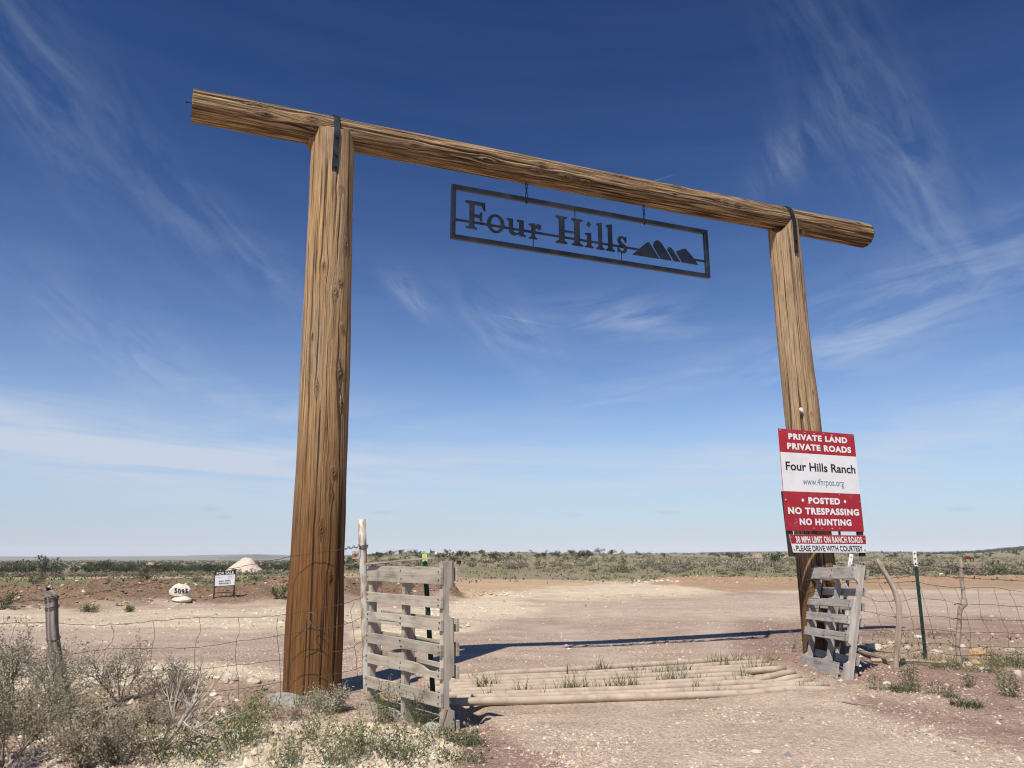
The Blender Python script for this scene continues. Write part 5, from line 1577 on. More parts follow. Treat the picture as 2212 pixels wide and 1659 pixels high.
def branching(base, h, wd, n, rg, depth=2, lean=(0, 0), r0=.006, gnarl=.25):
    """stems that fork; returns polylines with radii and the fine ends for leaves"""
    lines, ends = [], []
    def grow(p, d, L, r, k):
        m = 5
        P = [p]
        for i in range(m - 1):
            d = d + rg.normal(size=3) * gnarl * .55
            d[2] += .06
            d = d / np.linalg.norm(d)
            P.append(P[-1] + d * L / (m - 1))
        P = np.array(P)
        lines.append((P, np.linspace(r, r * .45, m)))
        if k == 0:
            ends.append(P)
            return
        for _ in range(rg.integers(3, 6)):
            t = .3 + .7 * rg.random()
            i = min(int(t * (m - 1)), m - 2); f = t * (m - 1) - i
            q = P[i] * (1 - f) + P[i + 1] * f
            dd = P[i + 1] - P[i]; dd = dd / np.linalg.norm(dd) + rg.normal(size=3) * .55
            dd[2] += .15
            grow(q, dd / np.linalg.norm(dd), L * (.38 + .3 * rg.random()), r * .5, k - 1)
    for _ in range(n):
        a = rg.random() * 6.283; s_ = math.sqrt(rg.random())
        d = np.array([math.cos(a) * s_ * wd / h + lean[0], math.sin(a) * s_ * wd / h + lean[1], .75])
        d /= np.linalg.norm(d)
        grow(np.asarray(base, float) + np.array([math.cos(a), math.sin(a), 0]) * .05 * wd + [0, 0, -.02], d, h * (.62 + .3 * rg.random()), r0, depth)
    return lines, ends
def shrub(px, py, h, wd, n, label, seed, leaf=(.235, .225, .145), twig=(.20, .165, .125), nleaf=14, lsize=.014, depth=2, lean=(0, 0), r0=.006, gnarl=.25, name='shrub', group=None, dead=False, at=None, jitter=.02):
    rg = np.random.default_rng(seed)
    p = G(px, py) if at is None else np.asarray(at, float)
    root = empty(name, p, label, 'shrub', group)
    lines, ends = branching(p, h, wd, n, rg, depth, lean, r0, gnarl)
    V, F = tubes([(P, np.maximum(r, .0011)) for P, r in lines], 3)
    c = np.array(twig) * (.75 + .5 * rg.random((len(V), 1)))
    add('branches', V, F, M_TWIG, root, cols=c, kind='stuff')
    if not dead:
        E_ = np.array([e for e in ends])
        idx = rg.integers(0, len(E_), int(len(E_) * nleaf * 1.9))
        t = rg.random(len(idx)) ** .8 * 3.999
        i = t.astype(int); f = (t - i)[:, None]
        q = E_[idx, i] * (1 - f) + E_[idx, i + 1] * f + rg.normal(size=(len(idx), 3)) * jitter
        cl = np.array(leaf) * (.8 + .4 * rg.random((len(E_), 1)))
        V, F, c = leaves(q, lsize * (.6 + .8 * rg.random(len(idx))), rg, cl[idx], .5)
        add('foliage', V, F, M_LEAF, root, cols=c, kind='stuff')
    return root
gB = 'grey bushes crowding the left foreground'
SAGE = (.37, .34, .255)
shrub(28, 1570, .55, .30, 10, 'tall grey green bush at the left edge reaching above the lower wires', 1, SAGE, nleaf=13, group=gB)
shrub(60, 1598, .48, .18, 8, 'grey green bush growing just left of the old wooden post', 2, (.29, .28, .18), nleaf=11, group=gB)
shrub(262, 1518, .40, .32, 8, 'grey green bush just right of the old wooden post', 3, SAGE, nleaf=12, group=gB)
shrub(345, 1520, .27, .28, 7, 'low sparse grey bush two bushes right of the old post', 4, (.27, .25, .18), nleaf=7, group=gB)
shrub(190, 1654, .24, .38, 11, 'low spreading straw grey bush in front of the old wooden post', 5, (.36, .31, .21), nleaf=14, group=gB)
shrub(10, 1655, .44, .34, 10, 'dense bush in the bottom left corner', 6, (.24, .225, .145), nleaf=14, group=gB)
shrub(275, 1645, .20, .30, 8, 'brownish twiggy bush at the bottom edge left of the dead branches', 7, (.22, .19, .135), nleaf=7, group=gB)
shrub(-60, 1600, .62, .36, 8, 'bush partly cut off by the left edge', 8, SAGE, nleaf=12, group=gB)
shrub(335, 1622, .42, .30, 5, 'dead bush of bleached bare branches leaning right, left of the gate post', 9, twig=(.43, .38, .32), depth=2, lean=(.38, .05), r0=.0085, gnarl=.16, name='dead_bush', dead=True)
shrub(372, 1540, .34, .34, 8, 'dark bare twiggy bush behind the bleached dead branches', 10, twig=(.15, .12, .10), depth=2, r0=.006, name='dead_bush', dead=True)
shrub(300, 1600, .24, .42, 9, 'tangle of grey dead twigs low on the ground below the dead branches', 11, twig=(.30, .255, .21), depth=2, r0=.005, gnarl=.5, name='dead_bush', dead=True)
shrub(118, 1612, .28, .30, 8, 'small grey bush hiding the foot of the old wooden post', 31, (.31, .29, .20), nleaf=10, group=gB)
shrub(235, 1592, .22, .32, 8, 'low grey bush right of the foot of the old wooden post', 32, (.40, .345, .235), nleaf=8, group=gB)
shrub(128, 1492, .30, .30, 7, 'sparse grey bush behind the old wooden post', 33, SAGE, nleaf=7, group=gB)
shrub(312, 1568, .16, .34, 9, 'low brownish bush at the foot of the bleached dead branches', 34, (.27, .235, .165), nleaf=7, group=gB)
shrub(430, 1552, .12, .30, 9, 'low tangle of dead brown twigs right of the dead branches', 35, twig=(.26, .21, .165), depth=1, r0=.0035, gnarl=.5, name='dead_bush', dead=True)
shrub(210, 1560, .16, .45, 12, 'mat of pale dead twigs between old post and dead branches', 36, twig=(.38, .33, .27), depth=1, r0=.004, gnarl=.55, name='dead_bush', dead=True)
shrub(400, 1490, .13, .30, 9, 'small tangle of twigs left of the large cream boulder', 37, (.26, .24, .16), twig=(.24, .2, .155), nleaf=5, depth=1, r0=.003, gnarl=.5)
shrub(60, 1648, .26, .5, 9, 'tangle of dead twigs under the bushes in the bottom left corner', 12, twig=(.36, .31, .255), depth=2, r0=.005, gnarl=.5, name='dead_bush', dead=True)
shrub(1708, 1408, .26, .22, 9, 'small curly dead bush at the left side of the right pallet', 13, twig=(.33, .28, .22), depth=2, r0=.004, gnarl=.6, name='dead_bush', dead=True)
shrub(1668, 1425, .14, .26, 9, 'low dry straw coloured bush at the far end of the cattle guard', 14, (.42, .34, .21), twig=(.42, .34, .22), nleaf=6, depth=1, r0=.003, gnarl=.4)
shrub(368, 1259, .72, .45, 7, 'bare grey bush standing in the grass behind the numbered boulder', 15, (.20, .17, .12), twig=(.16, .13, .10), nleaf=5, lsize=.05, depth=2, r0=.016, at=(-14.6, 30.5, -.03))
shrub(152, 1262, .62, .7, 7, 'bare brown bush in the grass behind the old wooden post', 16, (.25, .23, .14), twig=(.20, .165, .125), nleaf=6, lsize=.05, depth=2, r0=.014, at=(-18.0, 29.0, -.03))
shrub(600, 1293, .34, .34, 9, 'round green bush on the earth bank left of the gate post', 17, (.17, .20, .085), nleaf=14, lsize=.035, depth=1, r0=.008)
shrub(3, 1318, .36, .34, 10, 'dark green bush at the left edge on the earth bank', 18, (.11, .14, .06), nleaf=16, lsize=.03, depth=1, r0=.008)
shrub(196, 1322, .22, .34, 9, 'low olive bush at the foot of the bank just right of the old post', 19, (.22, .20, .12), nleaf=12, lsize=.03, depth=1, r0=.006)
shrub(282, 1322, .12, .14, 6, 'tiny green bush beside the round tan stone of the bank', 20, (.17, .19, .09), nleaf=10, lsize=.03, depth=1, r0=.005)
shrub(533, 1239, .55, .3, 6, 'dry grey bush at the foot of the pale rubble heap', 21, (.24, .20, .15), twig=(.19, .155, .125), nleaf=6, lsize=.06, depth=1, r0=.014)
# base of gate post
shrub(705, 1538, .20, .30, 24, 'pale dry bush with grey leaves round the foot of the left gate post', 22, (.36, .33, .24), twig=(.42, .36, .28), nleaf=22, lsize=.015, depth=1, r0=.003, gnarl=.4)
shrub(620, 1552, .16, .34, 22, 'low brown dry bush against the left side of the concrete footing', 23, (.30, .24, .16), twig=(.32, .26, .19), nleaf=8, lsize=.011, depth=1, r0=.003, gnarl=.45)
shrub(520, 1555, .15, .40, 12, 'tangle of thin brown weeds in front of the flat boulder', 24, (.24, .20, .13), twig=(.25, .2, .15), nleaf=6, lsize=.011, depth=1, r0=.0025, gnarl=.5)

def weed(px, py, h, wd, n, label, seed, col=(.105, .130, .055), tipc=(.22, .21, .07), group=None, name='weed', at=None):
    """ferny roadside mustard: upright stems set with fine divided leaves"""
    rg = np.random.default_rng(seed)
    p = G(px, py) if at is None else np.asarray(at, float)
    root = empty(name, p, label, 'weed', group)
    L_ = []; Q = []; Cc = []
    for _ in range(n):
        a = rg.random() * 6.283; s_ = rg.random() ** .7
        hh = h * (.45 + .55 * rg.random())
        b = p + np.array([math.cos(a), math.sin(a), 0]) * wd * .35 * s_
        b[2] = tz(b[0], b[1]) - .01
        top = b + np.array([math.cos(a) * wd * .4 * s_ + rg.normal() * .02, math.sin(a) * wd * .4 * s_ + rg.normal() * .02, hh])
        mid = (b + top) / 2 + rg.normal(size=3) * .012
        P = bez([b, mid, top], 7)
        L_.append((P, np.linspace(.0022, .0009, 7)))
        k = int(40 * hh / .25) + 12
        t = rg.random(k) ** .9
        i = np.minimum((t * 5.99).astype(int), 5); f = (t * 5.99 - i)[:, None]
        q = P[i] * (1 - f) + P[i + 1] * f
        sp = .042 * (1 - t * .75)[:, None]
        q = q + rg.normal(size=(k, 3)) * sp * [1, 1, .5]
        Q.append(q)
        mixc = sstep(.72, 1.0, t)[:, None] * (rg.random() < .55)
        Cc.append(np.array(col) * (1 - mixc) + np.array(tipc) * mixc)
    V, F = tubes(L_, 3)
    add('stems', V, F, M_LEAF, root, cols=np.broadcast_to(np.array((.17, .17, .085)), (len(V), 3)), kind='stuff')
    Q = np.vstack(Q); Cc = np.vstack(Cc)
    V, F, c = leaves(Q, .022 * (.5 + rg.random(len(Q))), rg, Cc, .22, .5, .3)
    add('foliage', V, F, M_LEAF, root, cols=c, kind='stuff')
    return root
GW = (.125, .15, .07)
weed(520, 1612, .27, .26, 26, 'bushy bright green weed below the concrete footing in the foreground', 201, (.10, .14, .05))
weed(828, 1560, .34, .22, 20, 'tall green weed growing up in front of the left pallet', 202, (.14, .155, .065), (.30, .28, .08))
weed(790, 1625, .22, .26, 20, 'green weed with yellow tips in the rubble left of the pallet foot', 203, GW, (.30, .28, .08))
weed(868, 1640, .20, .30, 30, 'low dense green weed at the bottom edge below the pallet', 204, (.115, .14, .075))
weed(735, 1655, .16, .28, 24, 'grey green weed at the bottom edge under the gate post', 205, (.135, .15, .085))
weed(905, 1572, .26, .16, 14, 'thin green weed in front of the lower right of the left pallet', 206, GW)
weed(960, 1600, .10, .28, 22, 'low dark green weed at the near corner of the left pallet', 207, (.085, .115, .05))
weed(1000, 1645, .09, .20, 18, 'small spreading green weed on the gravel right of the pallet', 208, (.12, .14, .075))
weed(1020, 1612, .05, .16, 14, 'tiny grey green weed on the gravel at the edge of the road', 209, (.13, .15, .10))
weed(470, 1645, .12, .22, 18, 'low green weed at the bottom edge left of the bright green weed', 210, (.11, .14, .06))
weed(625, 1655, .16, .18, 14, 'sparse green weed at the bottom edge between rubble stones', 211, GW, (.33, .30, .07))
weed(690, 1600, .20, .20, 14, 'sparse yellow tipped weed on the rubble below the dry bush', 212, GW, (.36, .32, .09))
weed(380, 1640, .20, .26, 20, 'dark green weed among the dead twigs at the bottom edge', 213, (.075, .105, .04))
weed(560, 1530, .17, .22, 10, 'thin upright weed on the soil left of the concrete footing', 214, (.16, .165, .085))
weed(1969, 1484, .24, .10, 12, 'tall ferny weed standing before the green steel post', 215, (.10, .125, .06))
weed(2095, 1485, .15, .09, 9, 'thin ferny weed on the bare gravel right of the stakes', 216, (.12, .14, .075))
weed(2180, 1505, .22, .13, 16, 'upright green ferny weed near the right edge', 217, (.09, .12, .05))
weed(2030, 1500, .10, .20, 14, 'low straggling weed right of the tall ferny weed', 218, (.11, .13, .06))
weed(2050, 1445, .10, .40, 40, 'patch of green weeds at the foot of the pointed stake', 219, (.12, .14, .065))
weed(2190, 1440, .16, .50, 60, 'mass of green weeds below the fence at the right edge', 220, (.105, .13, .055))
weed(2135, 1452, .08, .30, 26, 'low green weeds left of the mass at the right edge', 221, (.115, .135, .06))
weed(1895, 1490, .13, .10, 8, 'thin grey weed left of the dark green grass clump', 222, (.15, .155, .09))

def tuft(px, py, h, wd, n, label, seed, col=(.085, .115, .045), lean=.6, group=None, cat='grass', name='grass_tuft', bw=.0045):
    rg = np.random.default_rng(seed)
    p = G(px, py)
    a = rg.random(n) * 6.283; s_ = np.sqrt(rg.random(n))
    P = np.stack([p[0] + np.cos(a) * s_ * wd / 2, p[1] + np.sin(a) * s_ * wd / 2, np.zeros(n)], 1)
    P[:, 2] = terrain(P[:, 0], P[:, 1]) - .01
    V, F, c = blades(P, h * (.5 + .6 * rg.random(n)), lean, bw, rg, col)
    return add(name, V, F, M_LEAF, cols=c, label=label, category=cat, group=group)
tuft(1950, 1493, .09, .24, 190, 'dark green grass clump in front of the tall ferny weed', 301, lean=1.0)
tuft(2088, 1526, .09, .22, 190, 'dark green grass clump alone on the gravel at right', 302, (.075, .105, .045), lean=1.0)
tuft(2055, 1508, .06, .12, 70, 'small green grass clump between the two dark clumps at right', 303, lean=.9)
tuft(1505, 1505, .05, .24, 90, 'flat blue green grass clump on the near rim of the cattle guard', 304, (.10, .13, .085), lean=1.6)
tuft(660, 1520, .17, .20, 60, 'green grass blades at the foot of the left gate post', 305, (.16, .17, .07), lean=.5)
tuft(1000, 1605, .07, .24, 130, 'dark green grass at the near corner of the left pallet', 306, (.075, .10, .045), lean=1.0)
tuft(1995, 1425, .10, .8, 420, 'dry straw grass along the foot of the right fence', 307, (.44, .36, .22), lean=.8, bw=.0035)
tuft(2120, 1430, .08, .7, 260, 'thin dry grass below the pointed stake', 308, (.36, .31, .18), lean=.8, bw=.0035)
tuft(2140, 1340, .07, 1.2, 260, 'green and dry grass on the bare soil far behind the right fence', 309, (.20, .20, .10), lean=.8, bw=.006)
tuft(2040, 1372, .06, .5, 200, 'dark green grass patch behind the right fence between the posts', 310, (.10, .115, .05), lean=.9, bw=.005)
tuft(1925, 1372, .05, .8, 240, 'olive grass patch behind the crooked stake', 311, (.17, .16, .085), lean=.9, bw=.005)
tuft(580, 1600, .09, .5, 200, 'dry thin grass on the rubble below the concrete footing', 312, (.40, .33, .21), lean=.8, bw=.003)
tuft(720, 1610, .08, .6, 240, 'dry straw stubble on the rubble left of the pallet', 313, (.44, .37, .25), lean=.9, bw=.003)
tuft(240, 1655, .08, .7, 260, 'dry yellow grass at the bottom edge below the bushes', 314, (.40, .32, .18), lean=.9, bw=.003)
tuft(450, 1590, .10, .5, 200, 'thin dry grass between dead branches and green weed', 315, (.34, .28, .18), lean=.8, bw=.003)

# grass between the pipes: beyond counting
def guard_grass():
    rg = np.random.default_rng(77)
    N = 7000
    t = (rg.integers(0, NP - 1, N) + .5 + (rg.random(N) - .5) * .35) / (NP - 1)
    s_ = rg.random(N) * .93 + .05
    A_ = fl[None] * (1 - t[:, None]) + bl_[None] * t[:, None]; B_ = fr[None] * (1 - t[:, None]) + br_[None] * t[:, None]
    P = A_ * (1 - s_[:, None]) + B_ * s_[:, None]
    m = fbm(P[:, 0] * 3.0 + P[:, 1] * .5, P[:, 1] * 7.0 - P[:, 0] * 2.6, 5, 3)
    k = rg.random(N) < .07 + .75 * sstep(.54, .70, m)
    P = P[k]; m = m[k]
    P[:, 2] = terrain(P[:, 0], P[:, 1]) - .005
    n = len(P)
    col = np.where((rg.random(n) < .38)[:, None], np.array((.42, .35, .22)), np.array((.095, .125, .052)))
    V, F, c = blades(P, (.065 + .10 * sstep(.52, .70, m)) * (.6 + .7 * rg.random(n)), .55, .0055, rg, col)
    add('grass', V, F, M_LEAF, cols=c, kind='stuff', label='green grass blades growing between the pipes of the cattle guard', category='grass')
guard_grass()
def verge_grass():
    rg = np.random.default_rng(78)
    def keep(px, py, x, y):
        far_g = sstep(1272, 1262, py) * sstep(1000, 940, px) * .5
        field = sstep(1262, 1254, py) * .6
        return np.maximum(np.maximum(far_g, field), .14 * in_poly(px, py, 11, 20) + .25 * in_poly(px, py, 13, 20) + .12 * in_poly(px, py, 12, 20) + .10 * in_poly(px, py, 14, 20)) * sstep(.4, .62, fbm(x * .9, y * .9, 3, 3))
    x, y = pick_view(3.9, 120, keep)(9000, rg)
    d = np.hypot(x, y)
    P = np.stack([x, y, terrain(x, y) - .01], 1)
    n = len(P)
    gr = rg.random(n) < .5
    col = np.where((gr | (d > 25))[:, None], np.array((.17, .175, .09)), np.array((.36, .30, .18)))
    V, F, c = blades(P, np.minimum(.03 + .0022 * d, .20) * (.6 + .7 * rg.random(n)), .9, .0022 + .0016 * d, rg, col)
    add('grass', V, F, M_LEAF, cols=c, kind='stuff', label='thin green and dry grass scattered over the verge and field', category='grass')
verge_grass()

# loose sticks and boards on the ground
def stick(pts, r, label, col=M_STAKE, y0=None):
    P = [G(*q) for q in pts]
    P = bez([p + np.array([0, 0, r * (1.0 + k * .4)]) for k, p in enumerate(P)], 14)
    V, F = tube(P, np.linspace(r, r * .6, 14), 7)
    gr = np.array([(i // 7 * .03, (i % 7) * .01, 1.0) for i in range(len(V))])
    return add('stick', V, F, col, grain=gr, label=label, category='stick')
stick([(1882, 1432), (1960, 1434), (2045, 1443)], .022, 'long grey stick lying along the foot of the right fence')
stick([(1878, 1402), (1905, 1411), (1933, 1414)], .012, 'short dark stick left of the crooked stake foot', M_OLDPOST)
stick([(1820, 1518), (1850, 1525), (1872, 1528)], .006, 'thin dark twig lying on the near road', M_OLDPOST)
stick([(1850, 1408), (1885, 1425), (1920, 1437)], .03, 'pale flat wood strip running from the right pallet into the weeds')
# weathered stick leaning on the left pallet's near corner
sb = on_plane_y(941, 1600, 4.93); st_ = on_plane_y(961, 1532, 4.96)
P = bez([sb, (sb + st_) / 2 + [.004, 0, 0], st_], 14)
V, F = tube(P, np.linspace(.010, .022, 14), 8)
add('stick', V, F, M_STAKE, grain=np.array([(i // 8 * .02, (i % 8) * .01, 2.0) for i in range(len(V))]), label='pale weathered stick leaning on the near corner of the left pallet', category='stick')

# ------------------------------------------------------------------ sagebrush over the plain
def bush_mesh(seed, n, lsize, col, twig=True, flat=.75):
    rg = np.random.default_rng(seed)
    nl = 7
    cen = rg.normal(size=(nl, 3)) * [.28, .28, .12] + [0, 0, .36]
    k = rg.integers(0, nl, n)
    d = rg.normal(size=(n, 3)); d /= np.linalg.norm(d, axis=1)[:, None]
    P = cen[k] + d * (.16 + .12 * rg.random((n, 1)))
    P[:, 2] = np.abs(P[:, 2]) * flat
    c = np.array(col) * (.72 + .56 * rg.random((nl, 1)))
    V, F, cc = leaves(P, lsize * (.6 + .8 * rg.random(n)), rg, c[k], .55, .5)
    if twig:
        T = []
        for i in range(16):
            e = P[rg.integers(0, n)]
            T.append((np.array([rg.normal(size=3) * .03 * [1, 1, 0], e * .55 + rg.normal(size=3) * .04, e]), np.array([.014, .009, .004])))
        V2, F2 = tubes(T, 3)
        V, F, cc, _ = join([(V, F, cc), (V2, F2, np.broadcast_to(np.array((.17, .14, .115)), (len(V2), 3)))])
    return V, F, cc
SB = []
SBC = ((.255, .22, .17), (.205, .195, .12), (.285, .255, .195), (.165, .175, .085), (.21, .175, .14), (.115, .13, .06))
for k, cl in enumerate(SBC):
    V, F, c = bush_mesh(400 + k, 190, .13, cl)
    me = mesh_of('sagebrush', V, F, c); me.materials.append(M_LEAF); SB.append(me)
def clear_of(px, py, y):
    """True where plants may stand (not on tracks, road or banks)"""
    return ((py < 1252) | ((py < 1268) & (px < 930) & (py > 1249))) & ~((py > 1237.5) & (py < 1248) & (px < 1000))
def far_points(n, d0, d1, seed, power, az0=-40, az1=40):
    rg = np.random.default_rng(seed)
    out = []
    while len(out) < n:
        u = rg.random(4000)
        d = (d0 ** (1 + power) + u * (d1 ** (1 + power) - d0 ** (1 + power))) ** (1 / (1 + power))
        a = np.radians(az0 + (az1 - az0) * rg.random(4000))
        x, y = d * np.sin(a), d * np.cos(a)
        px, py = to_px(x, y)
        dens = sstep(.25, .62, fbm(x / 16 + seed, y / 22, 4, 3))
        k = clear_of(px, py, y) & ~((np.abs(px - 2092) < 26) & (d > 70) & (d < 118)) & ~((np.abs(px - 980) < 24) & (d > 50) & (d < 75)) & (rg.random(4000) < dens) & (np.hypot(x - HC[0], y - HC[1]) > 2.6)
        out += list(zip(x[k], y[k], d[k], px[k]))
    return out[:n], rg
pts, rg = far_points(3400, 33, 420, 51, -.30)
pts.sort(key=lambda q: q[2])
sage_rest = []
NAMED = []
cnt = 0
for i, (x, y, d, px) in enumerate(pts):
    left = px < 760
    kind = int(rg.choice(6, p=[.26, .20, .24, .10, .15, .05]))
    sz = (.38 + .62 * rg.random() ** 2.0) * (.85 if left else 1.0) * (.62 if d < 48 else 1.0) * (1.15 if px > 1500 else 1)
    vis = -60 < px < W0 + 60
    if cnt < 300 and vis:
        o = bpy.data.objects.new('sagebrush', SB[kind]); COL.objects.link(o)
        o.location = (x, y, tz(x, y) - .03); o.rotation_euler = (0, 0, rg.random() * 6.283)
        o.scale = (sz * (1 + .4 * rg.random()), sz * (1 + .4 * rg.random()), sz * (.7 + .5 * rg.random()))
        NAMED.append((o, ('pale grey sagebrush', 'olive sagebrush', 'silvery sagebrush', 'green leafy bush', 'brownish sagebrush', 'dark green bush')[kind], x, y))
        o['category'] = 'sagebrush'
        o['group'] = 'sagebrush dotted over the plain'
        cnt += 1
    else:
        sage_rest.append((x, y, sz, kind))
ORD = ('first', 'second', 'third', 'fourth', 'fifth', 'sixth', 'seventh', 'eighth', 'ninth', 'tenth', 'eleventh', 'twelfth', 'thirteenth', 'fourteenth', 'fifteenth', 'sixteenth', 'seventeenth', 'eighteenth', 'nineteenth', 'twentieth', 'twenty-first', 'twenty-second', 'twenty-third', 'twenty-fourth')
SPOTS = [(-999, 60, 'at the left edge'), (60, 200, 'behind the old wooden post'), (200, 340, 'left of the numbered boulder'), (340, 440, 'behind the numbered boulder'), (440, 540, 'behind the for sale sign'), (540, 625, 'between sale sign and left gate post'), (625, 775, 'behind the left gate post'),
         (775, 960, 'behind the left pallet'), (960, 1110, 'just right of the left pallet'), (1110, 1280, 'left of mid picture'), (1280, 1420, 'beyond the row of white rocks, left half'), (1420, 1540, 'above the orange bank start'), (1540, 1660, 'left of the lone juniper'), (1660, 1740, 'behind the lone juniper'),
         (1740, 1880, 'behind the right pallet'), (1880, 1990, 'behind the crooked stake'), (1990, 2070, 'behind the green post'), (2070, 2140, 'behind the pointed stake'), (2140, 9999, 'at the right edge')]
def tell_apart(items):
    """labels by kind, by what it stands behind, by depth, then by order from the left"""
    cells = {}
    for o, noun, x, y in items:
        px, _ = to_px(x, y); d = math.hypot(x, y)
        spot = next(q[2] for q in SPOTS if q[0] <= px < q[1])
        band = 'near' if d < 52 else 'midway' if d < 85 else 'far off' if d < 160 else 'very far'
        cells.setdefault((noun, spot, band), []).append((px, o))
    for (noun, spot, band), lst in cells.items():
        lst.sort(key=lambda q: q[0])
        for i, (px, o) in enumerate(lst):
            if len(lst) == 1:
                o['label'] = f'{noun} {spot}, {band}'
            elif i < len(ORD):
                o['label'] = f'{noun} {spot}, {band}, {ORD[i]} from left'
            else:
                o['label'] = f'{noun} {spot}, {band}, past the others'
tell_apart(NAMED)
def scatter_mass(name, items, protos, label, cat, sink=.03):
    parts = {}
    Vs, Fs, Cs = [], [], []
    n0 = 0
    rg_ = np.random.default_rng(8)
    for kind in range(len(protos)):
        sel = [q for q in items if q[3] == kind]
        if not sel:
            continue
        V, F, c = protos[kind]
        x = np.array([q[0] for q in sel]); y = np.array([q[1] for q in sel]); s_ = np.array([q[2] for q in sel])
        z = terrain(x, y) - sink
        a = rg_.random(len(sel)) * 6.283
        ca, sa = np.cos(a)[:, None], np.sin(a)[:, None]
        X_ = V[None, :, 0] * ca - V[None, :, 1] * sa; Y_ = V[None, :, 0] * sa + V[None, :, 1] * ca
        hs_ = s_ * (.8 + .4 * rg_.random(len(sel)))
        W_ = np.stack([x[:, None] + X_ * s_[:, None], y[:, None] + Y_ * s_[:, None], z[:, None] + V[None, :, 2] * hs_[:, None]], -1).reshape(-1, 3)
        FF = (F[None] + (np.arange(len(sel)) * len(V))[:, None, None]).reshape(-1, F.shape[1]) + n0
        lum = (.8 + .4 * rg_.random((len(sel), 1, 1)))
        Cs.append((c[None] * lum).reshape(-1, 3)); Vs.append(W_); Fs.append(FF); n0 += len(W_)
    return add(name, np.vstack(Vs), np.vstack(Fs), M_LEAF, cols=np.vstack(Cs), kind='stuff', label=label, category=cat)
scatter_mass('sagebrush_cover', sage_rest, [bush_mesh(420 + k, 46, .26, cl, False) for k, cl in enumerate(SBC)], 'grey and olive sagebrush covering the far plain', 'sagebrush')

# ------------------------------------------------------------------ junipers
JC = ((.060, .075, .036), (.075, .085, .042), (.050, .066, .034), (.085, .095, .045))
def juniper_parts(seed, n, lsize, col):
    rg = np.random.default_rng(seed)
    nl = 11
    cen = rg.normal(size=(nl, 3)) * [.34, .34, .20] + [0, 0, .58]
    cen[:, 2] = np.clip(cen[:, 2], .30, .95)
    rad = .20 + .16 * rg.random(nl)
    k = rg.integers(0, nl, n)
    d = rg.normal(size=(n, 3)); d /= np.linalg.norm(d, axis=1)[:, None]
    P = cen[k] + d * (rad[k] * (.45 + .6 * rg.random(n)))[:, None] * [1, 1, .8]
    P[:, 2] = np.maximum(P[:, 2], .05)
    c = np.array(col) * (.65 + .7 * rg.random((nl, 1)))
    return leaves(P, lsize * (.6 + .8 * rg.random(n)), rg, c[k], .6, .4)
JM = []
tV, tF = tubes([(np.array([(0, 0, -.05), (.03, 0, .2), (-.02, .03, .45), (.04, 0, .7)]), np.array([.06, .05, .035, .015])), (np.array([(.01, 0, .2), (.18, .05, .42), (.3, .05, .6)]), np.array([.035, .025, .01])), (np.array([(0, 0, .25), (-.15, -.05, .45), (-.28, 0, .6)]), np.array([.03, .02, .01]))], 5)
tme = mesh_of('trunk', tV, tF, np.broadcast_to(np.array((.17, .135, .105)), (len(tV), 3))); tme.materials.append(M_TWIG)
for k, cl in enumerate(JC):
    V, F, c = juniper_parts(500 + k, 420, .13, cl)
    me = mesh_of('crown', V, F, c); me.materials.append(M_LEAF); JM.append(me)
def juniper(x, y, s_, kind, label, group=None, hs_=1.0, rot=0, z=None):
    o = bpy.data.objects.new('juniper_tree', None); COL.objects.link(o)
    o.empty_display_size = .3
    o.location = (x, y, (tz(x, y) if z is None else z) - .05); o.rotation_euler = (0, 0, rot); o.scale = (s_, s_, s_ * hs_)
    tag(o, label, 'tree', group)
    for nm, me in (('trunk', tme), ('crown', JM[kind])):
        c = bpy.data.objects.new(nm, me); COL.objects.link(c); c.parent = o
    return o
lone = G(1674, 1215)
juniper(lone[0], lone[1], 2.0, 3, 'lone round juniper with a bare pale trunk left of the sign post', hs_=.95)
jr = np.random.default_rng(61)
gJ = 'junipers on the plain and the low ridge'
SOLO = []
for px, py, w, lb in ((878, 1236, 20, 1), (1100, 1206, 16, 0), (1355, 1196, 13, 0), (1160, 1205, 12, 2), (1010, 1204, 15, 0), (1060, 1203, 10, 1), (1390, 1195, 10, 2), (1235, 1197, 11, 0), (1295, 1196, 14, 0), (1325, 1195, 12, 1), (745, 1228, 30, 3), (765, 1234, 22, 1), (90, 1232, 40, 3), (30, 1236, 30, 1), (220, 1236, 26, 0), (285, 1237, 22, 0)):
    p = G(px, py)
    mm = p[1] * CP / FPX
    SOLO.append((juniper(p[0], p[1], max(.6, w * mm * .95), lb, None, gJ, .85, jr.random() * 6), ('stout dark juniper', 'stout olive juniper', 'stout blackish juniper', 'bright green bushy tree')[lb], p[0], p[1]))
tell_apart(SOLO)
rest = []
n_ind = 0
cand = []
